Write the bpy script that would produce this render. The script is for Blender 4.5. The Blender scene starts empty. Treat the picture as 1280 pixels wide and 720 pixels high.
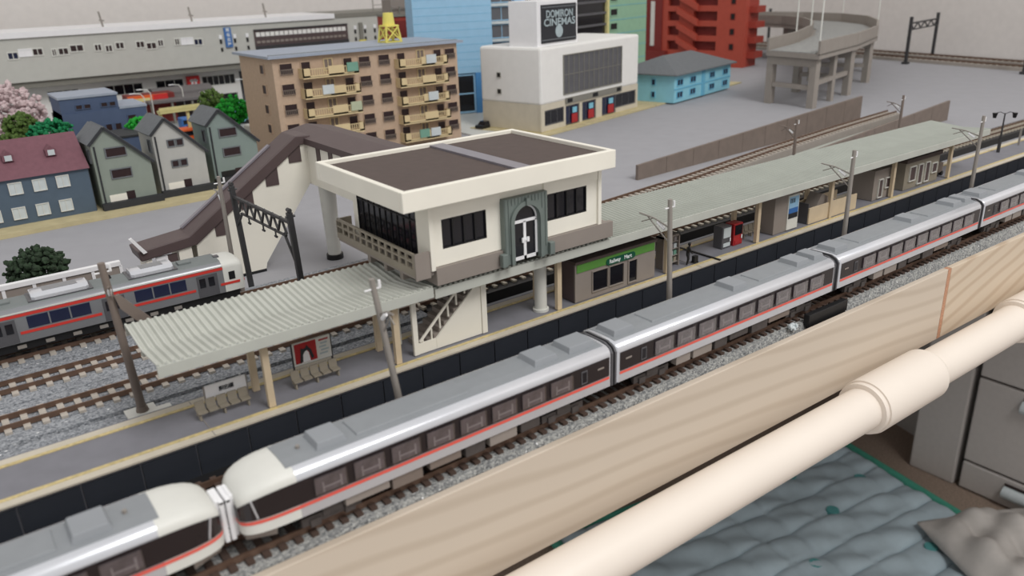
import bpy, bmesh, math, random
from mathutils import Vector, Matrix
from math import pi, sin, cos, radians as R
random.seed(7)
C = bpy.context.scene.collection
S = 0.01            # every length below is written in centimetres

# ------------------------------------------------------------------ camera, light, exposure
sc = bpy.context.scene
cd = bpy.data.cameras.new('camera'); cam = bpy.data.objects.new('camera', cd); C.objects.link(cam)
cam.location = (-18.215*S, -19.762*S, 15.532*S); cam.rotation_euler = (1.19782, 0.033425, -0.647101)
cd.sensor_width = 36; cd.lens = 28.06; cd.clip_start = 0.01; cd.clip_end = 20
cd.dof.use_dof = True; cd.dof.focus_distance = 0.42; cd.dof.aperture_fstop = 17
sc.camera = cam
sc.view_settings.view_transform = 'Standard'; sc.view_settings.look = 'None'
sc.view_settings.gamma = 1; sc.view_settings.use_curve_mapping = False
sc.view_settings.exposure = 0.0
w = bpy.data.worlds.new('room_light'); sc.world = w; w.use_nodes = True
w.node_tree.nodes['Background'].inputs[0].default_value = (1.0, 0.985, 0.97, 1)
w.node_tree.nodes['Background'].inputs[1].default_value = 0.66
def area(name, loc, size, power, target, col=(1, .97, .93)):
    l = bpy.data.lights.new(name, 'AREA'); l.shape = 'DISK'; l.size = size; l.energy = power; l.color = col
    o = bpy.data.objects.new(name, l); C.objects.link(o); o.location = loc
    o.rotation_euler = (Vector(target)-Vector(loc)).to_track_quat('-Z', 'Y').to_euler(); return o
area('ceiling_lamp_light', (0.24, -1.0, 1.5), 0.8, 20, (0.35, 0.15, 0), (1, .985, .965))

# ------------------------------------------------------------------ materials
def lin(c):
    return tuple(((v/255)/12.92 if v/255 <= .04045 else ((v/255+.055)/1.055)**2.4) for v in c)+(1,)
MT = {}
def M(key, rgb, rough=.55, metal=0.0, var=.07, scale=120, bump=0.0, stretch=None, spec=.5):
    m = bpy.data.materials.new(key); m.use_nodes = True; nt = m.node_tree; b = nt.nodes['Principled BSDF']
    tc = nt.nodes.new('ShaderNodeTexCoord'); n = nt.nodes.new('ShaderNodeTexNoise'); n.inputs['Scale'].default_value = scale
    n.inputs['Detail'].default_value = 4
    mp = nt.nodes.new('ShaderNodeMapping')
    if stretch: mp.inputs['Scale'].default_value = stretch
    nt.links.new(tc.outputs['Object'], mp.inputs[0]); nt.links.new(mp.outputs[0], n.inputs['Vector'])
    r = nt.nodes.new('ShaderNodeValToRGB'); L = lin(rgb)
    r.color_ramp.elements[0].position = .3; r.color_ramp.elements[1].position = .7
    r.color_ramp.elements[0].color = tuple(max(0, v*(1-var)) for v in L[:3])+(1,)
    r.color_ramp.elements[1].color = tuple(min(1, v*(1+var)) for v in L[:3])+(1,)
    nt.links.new(n.outputs['Fac'], r.inputs[0]); nt.links.new(r.outputs[0], b.inputs['Base Color'])
    b.inputs['Roughness'].default_value = rough; b.inputs['Metallic'].default_value = metal
    b.inputs['Specular IOR Level'].default_value = spec
    if bump:
        bp = nt.nodes.new('ShaderNodeBump'); bp.inputs['Strength'].default_value = bump; bp.inputs['Distance'].default_value = .0004
        nt.links.new(n.outputs['Fac'], bp.inputs['Height']); nt.links.new(bp.outputs[0], b.inputs['Normal'])
    MT[key] = m; return m
def gravel(key, cols, scale=1100, dist=.0006):
    m = bpy.data.materials.new(key); m.use_nodes = True; nt = m.node_tree; b = nt.nodes['Principled BSDF']
    tc = nt.nodes.new('ShaderNodeTexCoord'); v = nt.nodes.new('ShaderNodeTexVoronoi'); v.inputs['Scale'].default_value = scale
    nt.links.new(tc.outputs['Object'], v.inputs['Vector'])
    r = nt.nodes.new('ShaderNodeValToRGB'); r.color_ramp.interpolation = 'LINEAR'
    sp = nt.nodes.new('ShaderNodeSeparateColor'); nt.links.new(v.outputs['Color'], sp.inputs[0]); nt.links.new(sp.outputs[0], r.inputs[0])
    els = r.color_ramp.elements
    for i, c in enumerate(cols):
        p = i/(len(cols)-1)
        e = els[0] if i == 0 else (els[1] if i == len(cols)-1 else els.new(p))
        e.position = p; e.color = lin(c)
    nt.links.new(r.outputs[0], b.inputs['Base Color']); b.inputs['Roughness'].default_value = .85
    bp = nt.nodes.new('ShaderNodeBump'); bp.inputs['Strength'].default_value = 1; bp.inputs['Distance'].default_value = dist; bp.invert = True
    nt.links.new(v.outputs['Distance'], bp.inputs['Height']); nt.links.new(bp.outputs[0], b.inputs['Normal'])
    MT[key] = m; return m
def glassmat(key, rgb, alpha):
    m = bpy.data.materials.new(key); m.use_nodes = True; nt = m.node_tree
    for n in list(nt.nodes):
        if n.type != 'OUTPUT_MATERIAL': nt.nodes.remove(n)
    out = nt.nodes['Material Output']
    t = nt.nodes.new('ShaderNodeBsdfTransparent'); t.inputs[0].default_value = lin(rgb)
    g = nt.nodes.new('ShaderNodeBsdfGlossy'); g.inputs['Roughness'].default_value = .08
    mx = nt.nodes.new('ShaderNodeMixShader'); fr = nt.nodes.new('ShaderNodeLayerWeight'); fr.inputs[0].default_value = .15
    ad = nt.nodes.new('ShaderNodeMath'); ad.operation = 'ADD'; ad.inputs[1].default_value = alpha
    nt.links.new(fr.outputs[1], ad.inputs[0]); nt.links.new(ad.outputs[0], mx.inputs[0])
    nt.links.new(t.outputs[0], mx.inputs[1]); nt.links.new(g.outputs[0], mx.inputs[2]); nt.links.new(mx.outputs[0], out.inputs[0])
    MT[key] = m
def wood(key, a, b_, slope):
    m = bpy.data.materials.new(key); m.use_nodes = True; nt = m.node_tree; b = nt.nodes['Principled BSDF']; N = nt.nodes.new; K = nt.links.new
    tc = N('ShaderNodeTexCoord'); dp = N('ShaderNodeVectorMath'); dp.operation = 'DOT_PRODUCT'; dp.inputs[1].default_value = (slope, 3, 48)
    K(tc.outputs['Object'], dp.inputs[0])
    mp = N('ShaderNodeMapping'); mp.inputs['Scale'].default_value = (7, 7, 26); K(tc.outputs['Object'], mp.inputs[0])
    nz = N('ShaderNodeTexNoise'); nz.inputs['Scale'].default_value = 1; nz.inputs['Detail'].default_value = 2; K(mp.outputs[0], nz.inputs['Vector'])
    ad = N('ShaderNodeMath'); ad.operation = 'MULTIPLY_ADD'; ad.inputs[1].default_value = .55; K(nz.outputs['Fac'], ad.inputs[0]); K(dp.outputs['Value'], ad.inputs[2])
    ml = N('ShaderNodeMath'); ml.operation = 'MULTIPLY'; ml.inputs[1].default_value = 14; K(ad.outputs[0], ml.inputs[0])
    sn = N('ShaderNodeMath'); sn.operation = 'SINE'; K(ml.outputs[0], sn.inputs[0])
    mr = N('ShaderNodeMapRange'); mr.inputs['From Min'].default_value = -1; K(sn.outputs[0], mr.inputs[0])
    r = N('ShaderNodeValToRGB'); r.color_ramp.elements[0].color = lin(a); r.color_ramp.elements[1].color = lin(b_); r.color_ramp.elements[1].position = .45
    K(mr.outputs[0], r.inputs[0]); K(r.outputs[0], b.inputs['Base Color']); b.inputs['Roughness'].default_value = .6
    MT[key] = m
for a in [
 ('board_grey', (158,158,163), .8, 0, .03, 60, 0), ('wall_paper', (226,221,217), .9, 0, .03, 90, .4),
 ('carpet', (146,128,114), .95, 0, .25, 300, .8), ('ceiling_white', (230,228,224), .9),
 ('pipe_cream', (233,223,212), .35, 0, .015, 40), ('rail', (122,98,84), .35, .6, .1, 300), ('rail_bright', (190,180,168), .25, .8),
 ('sleeper_brown', (74,58,50), .8, 0, .2, 500, .5), ('sleeper_tan', (178,170,160), .7, 0, .12, 500, .4),
 ('roadbed_brown', (92,78,68), .9, 0, .2, 900, .8), ('plat_dark', (120,120,127), .6, 0, .06, 150, .2),
 ('plat_edge', (196,188,172), .6, 0, .05, 200), ('tactile', (196,178,128), .6, 0, .2, 700, .6), ('navy', (40,44,52), .55, 0, .1, 80),
 ('canopy', (188,190,182), .6, 0, .05, 90, .2), ('canopy_green', (164,168,160), .6, 0, .04, 90), ('cream', (236,232,220), .55, 0, .03, 60),
 ('post_beige', (206,188,160), .55, 0, .05), ('greige', (142,133,126), .65, 0, .05, 80), ('roof_brown', (82,70,66), .75, 0, .06, 200, .3),
 ('dark_glass', (26,26,32), .12, 0, .05), ('blue_glass', (34,40,66), .15, 0, .1), ('patina', (116,126,122), .5, .2, .08),
 ('white', (236,236,238), .4, 0, .02), ('offwhite', (214,214,208), .5, 0, .03), ('silver', (214,216,222), .25, .5, .02),
 ('roof_grey', (136,140,144), .55, 0, .03, 200), ('roof_grey2', (116,122,122), .6, 0, .03), ('unit_grey', (142,146,151), .5, 0, .02), ('band_black', (38,32,34), .25, 0, .05),
 ('orange', (226,92,78), .4, 0, .03), ('red_stripe', (205,60,52), .4, 0, .03), ('silver_dark', (146,148,152), .35, .5, .03),
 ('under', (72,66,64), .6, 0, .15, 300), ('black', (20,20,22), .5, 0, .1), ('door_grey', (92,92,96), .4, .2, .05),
 ('seat', (150,142,142), .6), ('interior', (88,80,84), .7, 0, .45, 260), ('green', (92,146,66), .5, 0, .04), ('deep_green', (18,84,62), .5), ('red', (168,38,42), .4, 0, .05),
 ('text_white', (235,240,240), .5), ('text_black', (40,42,48), .5), ('text_grey', (170,185,190), .5),
 ('mast_grey', (148,142,136), .5, .2, .06), ('mast_brown', (124,112,104), .55, .1, .06), ('gantry_black', (62,62,64), .5, .2, .08),
 ('bench_tan', (142,134,120), .6, 0, .08), ('passage_brown', (84,70,70), .5, 0, .05), ('ridge_grey', (136,132,140), .35, .2),
 ('brick', (186,162,140), .8, 0, .06, 300, .3), ('balcony', (210,190,148), .65, 0, .04), ('teal', (112,156,138), .6), ('laundry_white', (196,204,206), .6), ('laundry_mint', (176,184,156), .6),
 ('win_dark', (44,26,28), .4, 0, .1), ('roof_bluegrey', (152,162,178), .5, 0, .05), ('house_blue', (78,94,110), .7, 0, .05), ('house_red', (116,76,86), .7, 0, .08, 300, .4),
 ('house_sage', (136,145,136), .75, 0, .04), ('house_lgrey', (176,176,172), .75, 0, .04), ('house_green2', (126,140,136), .75, 0, .04), ('slate', (104,108,112), .7, 0, .08, 300, .4),
 ('slate_dark', (44,46,50), .7), ('kerb', (190,178,140), .8, 0, .08), ('shop_blue', (72,88,118), .7, 0, .05), ('leaf_green', (24,150,40), .8, 0, .4, 500, .8),
 ('leaf_teal', (10,118,72), .8, 0, .4, 500, .8), ('leaf_olive', (72,96,38), .8, 0, .4, 500, .8), ('leaf_dark', (36,54,34), .85, 0, .5, 500, .8), ('blossom', (208,188,190), .85, 0, .2, 700, .8),
 ('cinema_white', (232,231,228), .6, 0, .02), ('cinema_base', (202,194,176), .7, 0, .04), ('mesh_grey', (92,92,96), .5, 0, .1), ('sky_blue', (140,200,218), .6, 0, .04), ('sky_dark', (104,176,206), .6),
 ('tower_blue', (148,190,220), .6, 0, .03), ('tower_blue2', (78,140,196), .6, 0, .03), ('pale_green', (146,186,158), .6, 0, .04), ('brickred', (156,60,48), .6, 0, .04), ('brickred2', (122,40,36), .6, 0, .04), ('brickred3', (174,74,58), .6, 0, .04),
 ('via_grey', (150,143,136), .7, 0, .05), ('wall_brown', (122,110,102), .75, 0, .08), ('yellow', (226,214,110), .5), ('yellow_pale', (222,212,150), .5), ('hall_grey', (190,190,184), .7, 0, .03), ('hall_dark', (128,126,118), .7, 0, .03),
 ('awning', (110,106,106), .7), ('sign_red', (206,44,44), .5), ('sign_orange', (228,100,40), .5), ('sign_blue', (58,110,176), .5), ('bus_blue', (128,190,212), .5), ('paving', (150,152,152), .8, 0, .05),
 ('quilt', (172,188,196), .95, 0, .10, 25, .5), ('quilt_edge', (70,150,128), .9), ('quilt_print', (84,150,150), .9), ('blanket', (186,181,176), .95, 0, .06, 60, .6), ('plastic_grey', (186,180,176), .6, 0, .03), ('plastic_shade', (156,152,148), .6, 0, .03), ('seam', (48,36,34), .7),
 ('skin', (196,158,132), .6), ('trunk', (80,62,48), .8, 0, .2), ('joint_orange', (186,140,112), .8, 0, .2, 900)]:
    M(*a)
gravel('ballast_blue', [(108,112,118), (132,138,144), (148,152,158), (170,173,178)], 1300, .0003)
gravel('ballast_grey', [(112,114,116), (140,142,142), (162,164,162), (186,186,182)], 1400, .0004)
glassmat('pane', (252,252,254), .06)
wood('wood', (192,178,161), (203,190,174), 4.5); wood('wood2', (192,172,149), (207,191,170), -11)

# ------------------------------------------------------------------ mesh helpers
class MB:
    def __init__(s): s.v = []; s.f = []; s.mi = []; s.mats = []; s.cur = 0
    def use(s, m):
        if m not in s.mats: s.mats.append(m)
        s.cur = s.mats.index(m); return s
    def add(s, vs, fs):
        b = len(s.v); s.v += [tuple(p) for p in vs]; s.f += [tuple(b+i for i in f) for f in fs]; s.mi += [s.cur]*len(fs); return s
    def box(s, x0, x1, y0, y1, z0, z1):
        return s.add([(x0,y0,z0),(x1,y0,z0),(x1,y1,z0),(x0,y1,z0),(x0,y0,z1),(x1,y0,z1),(x1,y1,z1),(x0,y1,z1)],
                     [(0,3,2,1),(4,5,6,7),(0,1,5,4),(1,2,6,5),(2,3,7,6),(3,0,4,7)])
    def prism(s, poly, ax, a, b):
        # poly in the plane perpendicular to ax; counter-clockwise order not required
        n = len(poly)
        def P(u, v, t): return {'x': (t,u,v), 'y': (u,t,v), 'z': (u,v,t)}[ax]
        vs = [P(u,v,a) for u,v in poly]+[P(u,v,b) for u,v in poly]
        fs = [tuple(range(n))[::-1], tuple(range(n,2*n))]+[(i,(i+1)%n,n+(i+1)%n,n+i) for i in range(n)]
        return s.add(vs, fs)
    def tube(s, p, q, r, n=8, r2=None):
        p = Vector(p); q = Vector(q); d = (q-p).normalized(); r2 = r if r2 is None else r2
        u = d.cross(Vector((0,0,1)) if abs(d.z) < .9 else Vector((1,0,0))).normalized(); v = d.cross(u)
        vs = [p+(u*cos(2*pi*i/n)+v*sin(2*pi*i/n))*r for i in range(n)]+[q+(u*cos(2*pi*i/n)+v*sin(2*pi*i/n))*r2 for i in range(n)]
        return s.add(vs, [tuple(range(n)), tuple(range(n,2*n))[::-1]]+[(i,n+i,n+(i+1)%n,(i+1)%n) for i in range(n)])
    def path(s, pts, r, n=6):
        for a, b in zip(pts, pts[1:]): s.tube(a, b, r, n)
        return s
    def bar(s, p, q, w, h):
        p = Vector(p); q = Vector(q); d = (q-p).normalized(); u = d.cross(Vector((0,0,1)))
        u = (u if u.length > 1e-4 else Vector((1,0,0))).normalized(); v = u.cross(d)
        vs = [a+u*(w/2*i)+v*(h/2*j) for a in (p,q) for i,j in ((-1,-1),(1,-1),(1,1),(-1,1))]
        return s.add(vs, [(0,1,2,3),(7,6,5,4),(0,4,5,1),(1,5,6,2),(2,6,7,3),(3,7,4,0)])
    def loft(s, secs, closed=True, caps=True):
        n = len(secs[0]); vs = [p for sec in secs for p in sec]; fs = []
        for k in range(len(secs)-1):
            for i in range(n if closed else n-1):
                j = (i+1) % n; fs.append((k*n+i, k*n+j, (k+1)*n+j, (k+1)*n+i))
        if caps: fs += [tuple(range(n))[::-1], tuple((len(secs)-1)*n+i for i in range(n))]
        return s.add(vs, fs)
    def mesh(s, name, mat=None, smooth=None):
        me = bpy.data.meshes.new(name); me.from_pydata([(x*S,y*S,z*S) for x,y,z in s.v], [], s.f)
        if s.mats:
            for m in s.mats: me.materials.append(MT[m])
            me.polygons.foreach_set('material_index', s.mi)
        else: me.materials.append(MT[mat])
        bm = bmesh.new(); bm.from_mesh(me); bmesh.ops.recalc_face_normals(bm, faces=bm.faces); bm.to_mesh(me); bm.free()
        if smooth:
            me.polygons.foreach_set('use_smooth', [True]*len(me.polygons)); me.set_sharp_from_angle(angle=R(smooth))
        me.update(); return me
    def obj(s, name, mat=None, parent=None, loc=(0,0,0), rz=0, smooth=None, bevel=0):
        return put(name, s.mesh(name, mat, smooth), parent, loc, rz, bevel)
def put(name, me, parent=None, loc=(0,0,0), rz=0, bevel=0):
    o = bpy.data.objects.new(name, me); C.objects.link(o); o.location = Vector(loc)*S; o.rotation_euler.z = rz
    if parent: o.parent = parent
    if bevel:
        b = o.modifiers.new('bevel', 'BEVEL'); b.width = bevel*S; b.segments = 2; b.limit_method = 'ANGLE'
    return o
def tag(o, label, cat, group=None):
    o['label'] = label; o['category'] = cat
    if group: o['group'] = group
    return o
def thing(name, label, cat, loc=(0,0,0), rz=0, group=None):
    o = bpy.data.objects.new(name, None); C.objects.link(o); o.location = Vector(loc)*S; o.rotation_euler.z = rz
    o.empty_display_size = .01; return tag(o, label, cat, group)
def copy_tree(o, parent=None):
    c = o.copy(); C.objects.link(c); c.parent = parent
    for ch in list(o.children): copy_tree(ch, c)
    return c
def dup(o, loc, rz=0, label=None):
    c = copy_tree(o); c.location = Vector(loc)*S; c.rotation_euler.z = rz
    if label: c['label'] = label
    return c
def box(name, par, d, mat, bevel=0, loc=(0,0,0)): return MB().box(*d).obj(name, mat, par, loc, bevel=bevel)
def struct(o): o['kind'] = 'structure'; return o
def text(parent, s_, size, mat, loc, rz=0, width=None, name='lettering', rx=pi/2):
    cu = bpy.data.curves.new('lettering', 'FONT'); cu.body = s_; cu.size = size*S; cu.extrude = .00008; cu.offset = size*S*.018; cu.align_x = 'CENTER'; cu.align_y = 'CENTER'
    t = bpy.data.objects.new('t', cu); C.objects.link(t); bpy.context.view_layer.update()
    me = bpy.data.meshes.new_from_object(t); bpy.data.objects.remove(t); me.materials.clear(); me.materials.append(MT[mat])
    if width:
        xs = [v.co.x for v in me.vertices]; k = width*S/(max(xs)-min(xs))
        for v in me.vertices: v.co.x *= k
    o = bpy.data.objects.new(name, me); C.objects.link(o); o.parent = parent; o.location = Vector(loc)*S; o.rotation_euler = (rx, 0, rz); return o
WC = {}
def window(par, x, z, w_, h, y=0, frame='white', glass='win_dark', bars=1, t=.12, face='-y', name='window', rows=1, d=.08):
    """framed window: ring, glazing bars, recessed pane; face says which way it looks"""
    k = (w_, h, frame, glass, bars, t, rows, d)
    if k not in WC:
        m = MB(); m.use(frame); y0 = -d; y1 = d*.6
        m.box(0, w_, y0, y1, 0, t).box(0, w_, y0, y1, h-t, h).box(0, t, y0, y1, t, h-t).box(w_-t, w_, y0, y1, t, h-t)
        for i in range(1, bars): c = w_*i/bars; m.box(c-t*.35, c+t*.35, y0*.8, y1, t, h-t)
        for i in range(1, rows): c = h*i/rows; m.box(t, w_-t, y0*.8, y1, c-t*.35, c+t*.35)
        m.use(glass); m.box(t*.5, w_-t*.5, y0*.3, y1*.8, t*.5, h-t*.5); WC[k] = m.mesh(name)
    if face == '-y': return put(name, WC[k], par, (x, y, z))
    if face == '-x': return put(name, WC[k], par, (y, x, z), -pi/2)
    if face == '+x': return put(name, WC[k], par, (y, x, z), pi/2)
def foliage(n, rx, ry, rz, r0, r1, seed=0):
    rnd = random.Random(seed); m = MB()
    for i in range(n):
        while True:
            p = Vector((rnd.uniform(-1,1), rnd.uniform(-1,1), rnd.uniform(-1,1)))
            if .35 < p.length < 1: break
        c = Vector((p.x*rx, p.y*ry, p.z*rz)); r = rnd.uniform(r0, r1)
        bm = bmesh.new(); bmesh.ops.create_icosphere(bm, subdivisions=1, radius=r)
        for v in bm.verts: v.co = v.co*rnd.uniform(.7, 1.25)+c
        bm.verts.index_update(); m.add([v.co[:] for v in bm.verts], [[v.index for v in f.verts] for f in bm.faces]); bm.free()
    return m
def tree(name, loc, dims, mat, label, group=None, n=90, r=(.18,.42), seed=1, trunk=.8):
    t = thing(name, label, 'tree', loc, 0, group)
    foliage(n, *dims, *r, seed=seed).obj('foliage', mat, t, (0,0,trunk+dims[2]))
    MB().tube((0,0,0), (.05,0,trunk+dims[2]), .14, 7, .08).obj('trunk', 'trunk', t); return t

# ================================================================== SETTING
def wx(y): return 121.4+.165*y      # right wall of the room, at an angle to the layout
m = MB(); m.prism([(-60,-200),(wx(-200),-200),(wx(119),119),(-60,119)], 'z', -72, -70); struct(m.obj('floor', 'carpet'))
m = MB(); m.prism([(wx(-200),-200),(wx(119),119),(wx(119)+3,119),(wx(-200)+3,-200)], 'z', -70, 120); struct(m.obj('wall_right', 'wall_paper'))
struct(MB().box(-60, wx(119), 119, 122, -70, 120).obj('wall_back', 'wall_paper'))

# table that carries the layout
tb = thing('layout_table', 'grey painted tabletop that carries the whole model railway', 'table', (0,0,0))
MB().prism([(-45,-1.0),(20,-1.45),(wx(-2)-.5,-2.6),(wx(118)-.5,118),(-45,118)], 'z', -1.1, 0).obj('tabletop', 'board_grey', tb)
BY = lambda x: -1.45-.0125*(x+13)
for lab, x0, x1, mt in (('long pale wooden board facing the table edge, left of the joint', -45, 23.35, 'wood'), ('pale wooden board facing the table edge, right of the joint', 23.7, 110, 'wood2')):
    o = MB().prism([(x0,BY(x0)),(x1,BY(x1)),(x1,BY(x1)+.3),(x0,BY(x0)+.3)], 'z', -3.6, .45).obj('wooden_board', mt, bevel=.04)
    tag(o, lab, 'board')
o = MB().prism([(23.36,BY(23.5)+.01),(23.69,BY(23.6)+.01),(23.69,BY(23.6)+.3),(23.36,BY(23.5)+.3)], 'z', -3.58, .42).obj('board_joint_filler', 'joint_orange')
tag(o, 'thin orange-brown strip in the joint between the two wooden boards', 'wood strip')
# rack pipe
pp = thing('rack_pipe', 'cream plastic-coated rack pipe with collars below the wooden boards', 'pipe', (0,-3.15,-3.68), -.0125)
MB().tube((-50,0,0), (110,0,0), 1.0, 40).obj('pipe_tube', 'pipe_cream', pp, smooth=40)
for a, b in ((13.7, 19.6), (28.9, 36.5)):
    MB().tube((a,0,0), (a+.28,0,0), 1.22, 40).obj('collar_lip', 'pipe_cream', pp, smooth=40)
    MB().tube((a+.28,0,0), (b-.5,0,0), 1.3, 40).tube((b-.5,0,0), (b,0,0), 1.3, 40, 1.03).obj('collar', 'pipe_cream', pp, smooth=40)
for x in (-40, 70):
    MB().tube((x,0,-66.3), (x,0,-.5), 1.3, 24).obj('pipe_leg', 'pipe_cream', pp, smooth=40)

# ================================================================== TRACKS
def track(label, pts, gauge=.9, pitch=.62, sl=1.7, sm='sleeper_tan', bed='ballast_blue', bw=(1.5,1.7), step_stuff=False, sw=.2, railm='rail', railh=.2):
    """pts: (x, y, z of the rail top)"""
    t = thing('railway_track', label, 'track', (0,0,0))
    P = [Vector(p) for p in pts]; D = []
    for i in range(len(P)):
        a = P[max(0,i-1)]; b = P[min(len(P)-1,i+1)]; d = (b-a); d.z = 0; D.append(d.normalized())
    N = [Vector((-d.y,d.x,0)) for d in D]
    secs = []
    for p, n in zip(P, N):
        zt = p.z-railh-.04
        secs.append([p+n*-bw[1]+Vector((0,0,-p.z)), p+n*-bw[0]+Vector((0,0,zt-p.z)), p+n*bw[0]+Vector((0,0,zt-p.z)), p+n*bw[1]+Vector((0,0,-p.z))])
    MB().loft(secs).obj('ballast_bed', bed, t)
    for s_ in (-1,1):
        secs = []
        for p, n in zip(P, N):
            c = p+n*(s_*gauge/2)
            secs.append([c+n*-.055+Vector((0,0,-railh)), c+n*-.035+Vector((0,0,0)), c+n*.035+Vector((0,0,0)), c+n*.055+Vector((0,0,-railh))])
        MB().loft(secs).obj('rail', railm, t)
    me = MB().box(-sw/2,sw/2,-sl/2,sl/2,-.09,.06).mesh('sleeper', sm)
    acc = 0; st = MB()
    for i in range(len(P)-1):
        a, b = P[i], P[i+1]; L = (b-a).length; d = (b-a).normalized(); k = acc
        while k < L:
            c = a+d*k; ang = math.atan2(d.y, d.x)
            if step_stuff:
                st.box(c.x-sw/2,c.x+sw/2,c.y-sl/2,c.y+sl/2,c.z-railh-.09,c.z-railh+.06)
            else: put('sleeper', me, t, (c.x, c.y, c.z-railh), ang)
            k += pitch
        acc = k-L
    if step_stuff:
        o = st.obj('sleepers', sm, t); o['kind'] = 'stuff'
    return t
track('nearest track, dark sleepers under the silver train by the wooden board', [(-28,0,.7),(62,0,.7)], pitch=.48, sl=1.56, sm='sleeper_brown', bed='ballast_grey', bw=(.95,1.14), sw=.22)
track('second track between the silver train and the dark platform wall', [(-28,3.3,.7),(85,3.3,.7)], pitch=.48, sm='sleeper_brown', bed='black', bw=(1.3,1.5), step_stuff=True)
track('track directly behind the left part of the island platform', [(-28,12.7,.7),(-.5,12.7,.7)], pitch=.62, bw=(1.6,1.7), sw=.24)
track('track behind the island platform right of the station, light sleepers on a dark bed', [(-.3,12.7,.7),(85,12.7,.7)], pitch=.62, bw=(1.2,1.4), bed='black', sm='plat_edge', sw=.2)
track('middle one of the three ballasted tracks behind the platform', [(-28,16.0,.7),(2,16.0,.7)], pitch=.62, bw=(1.6,1.69), sw=.24)
track('farthest ballasted track, under the parked commuter train', [(-28,19.3,.7),(8,19.3,.7)], pitch=.62, bw=(1.5,1.6), sw=.24)
track('curving ramp track between the two brown retaining walls', [(8.2,19.3,.7),(18,19.3,.7),(28,20.1,.85),(40,21.5,1.05),(52,22.6,1.2),(63,23.4,1.3)], pitch=.62, bw=(1.0,1.1), bed='via_grey', sw=.26)
gb = MB().box(-28,-.5,8.3,10.95,0,.36).obj('ballast_strip', 'ballast_blue'); tag(gb, 'flat strip of blue-grey gravel between platform and first rear track', 'gravel'); gb['kind'] = 'stuff'

# ================================================================== PLATFORM
pf = thing('island_platform', 'long island station platform with dark wall and yellow tactile lines', 'platform', (0,0,0))
X0, X1 = -28, 82
MB().box(X0,X1,5.15,8.1,0,1.5).obj('deck', 'plat_dark', pf)
MB().box(X0,X1,5.0,5.34,1.45,1.515).obj('edge_strip', 'plat_edge', pf); MB().box(X0,X1,7.62,8.0,1.45,1.515).obj('edge_strip', 'plat_edge', pf)
MB().box(X0,X1,5.342,5.5,1.4,1.53).obj('tactile_strip', 'tactile', pf); MB().box(X0,X1,7.46,7.618,1.4,1.53).obj('tactile_strip', 'tactile', pf)
x = -27.2; me = MB().box(0,1.70,0,.08,0,1.3).mesh('wall_panel', 'navy')
while x < 60: put('wall_panel', me, pf, (x,5.06,0)); x += 1.75
MB().box(X0,X1,8.1,8.16,0,1.42).obj('rear_wall', 'black', pf)
MB().box(13.3,13.42,5.0,7.9,1.53,1.58).obj('dark_gap_strip', 'black', pf)
for xx in (-12.6, 11.9, 36.4): MB().box(xx,xx+.03,5.0,7.95,1.5,1.522).obj('deck_joint', 'mast_grey', pf)

# ================================================================== CANOPY
def corrug(x0, x1, ya, za, yb, zb, pitch=.27, amp=.045, th=.05):
    m = MB(); n = int((x1-x0)/pitch)*4; up = []; dn = []
    for i in range(n+1):
        x = x0+(x1-x0)*((i//4)+(0,.28,.5,.78)[i % 4])/(n/4); k = amp*(1 if i % 4 in (0,1) else -1)
        up.append([(x,ya,za+k),(x,yb,zb+k)]); dn.append([(x,ya,za+k-th),(x,yb,zb+k-th)])
    secs = [[a[0],a[1],b[1],b[0]] for a, b in zip(up, dn)]
    return m.loft(secs)
def canopy(label, x0, x1, mat, posts, yn=5.1, ym=7.15, yf=9.3, zn=4.5, zm=4.28, zf=4.5, fas='canopy', pitch=.27, amp=.045):
    t = thing('platform_canopy', label, 'canopy', (0,0,0))
    corrug(x0, x1, yn, zn, ym, zm, pitch, amp).obj('roof_sheet', mat, t); corrug(x0, x1, ym, zm, yf, zf, pitch, amp).obj('roof_sheet', mat, t)
    MB().box(x0, x1, yn-.06, yn+.02, zn-.42, zn-.03).obj('fascia', fas, t); MB().box(x0, x1, yf-.02, yf+.06, zf-.42, zf-.03).obj('fascia', fas, t)
    MB().box(x0, x1, ym-.12, ym+.12, zm-.2, zm-.08).obj('gutter', fas, t)
    for px_ in posts:
        for yy in (5.62, 7.2):
            m = MB().box(px_-.12, px_+.12, yy-.1, yy+.1, 1.53 if yy < 6 else 1.51, 4.12 if yy > 6 else 4.2)
            m.obj('post', 'post_beige', t)
        MB().bar((px_,5.3,4.02), (px_,9.1,4.02), .12, .12).obj('cross_beam', 'post_beige', t)
        MB().bar((px_,7.2,3.8), (px_,8.6,4.0), .08, .08).obj('bracket', 'post_beige', t)
    return t
canopy('corrugated butterfly canopy over the left end of the platform', -13.9, -3.72, 'canopy', [-10.35, -5.2], pitch=.25)
canopy('long grey-green canopy over the right half of the platform', -3.65, 42.2, 'canopy_green', [3.0, 10.0, 17.1, 23.95, 30.8, 38.1], ym=6.9, yf=9.3, zn=4.42, zm=4.3, zf=4.5, fas='canopy', pitch=.24, amp=.028)

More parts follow.
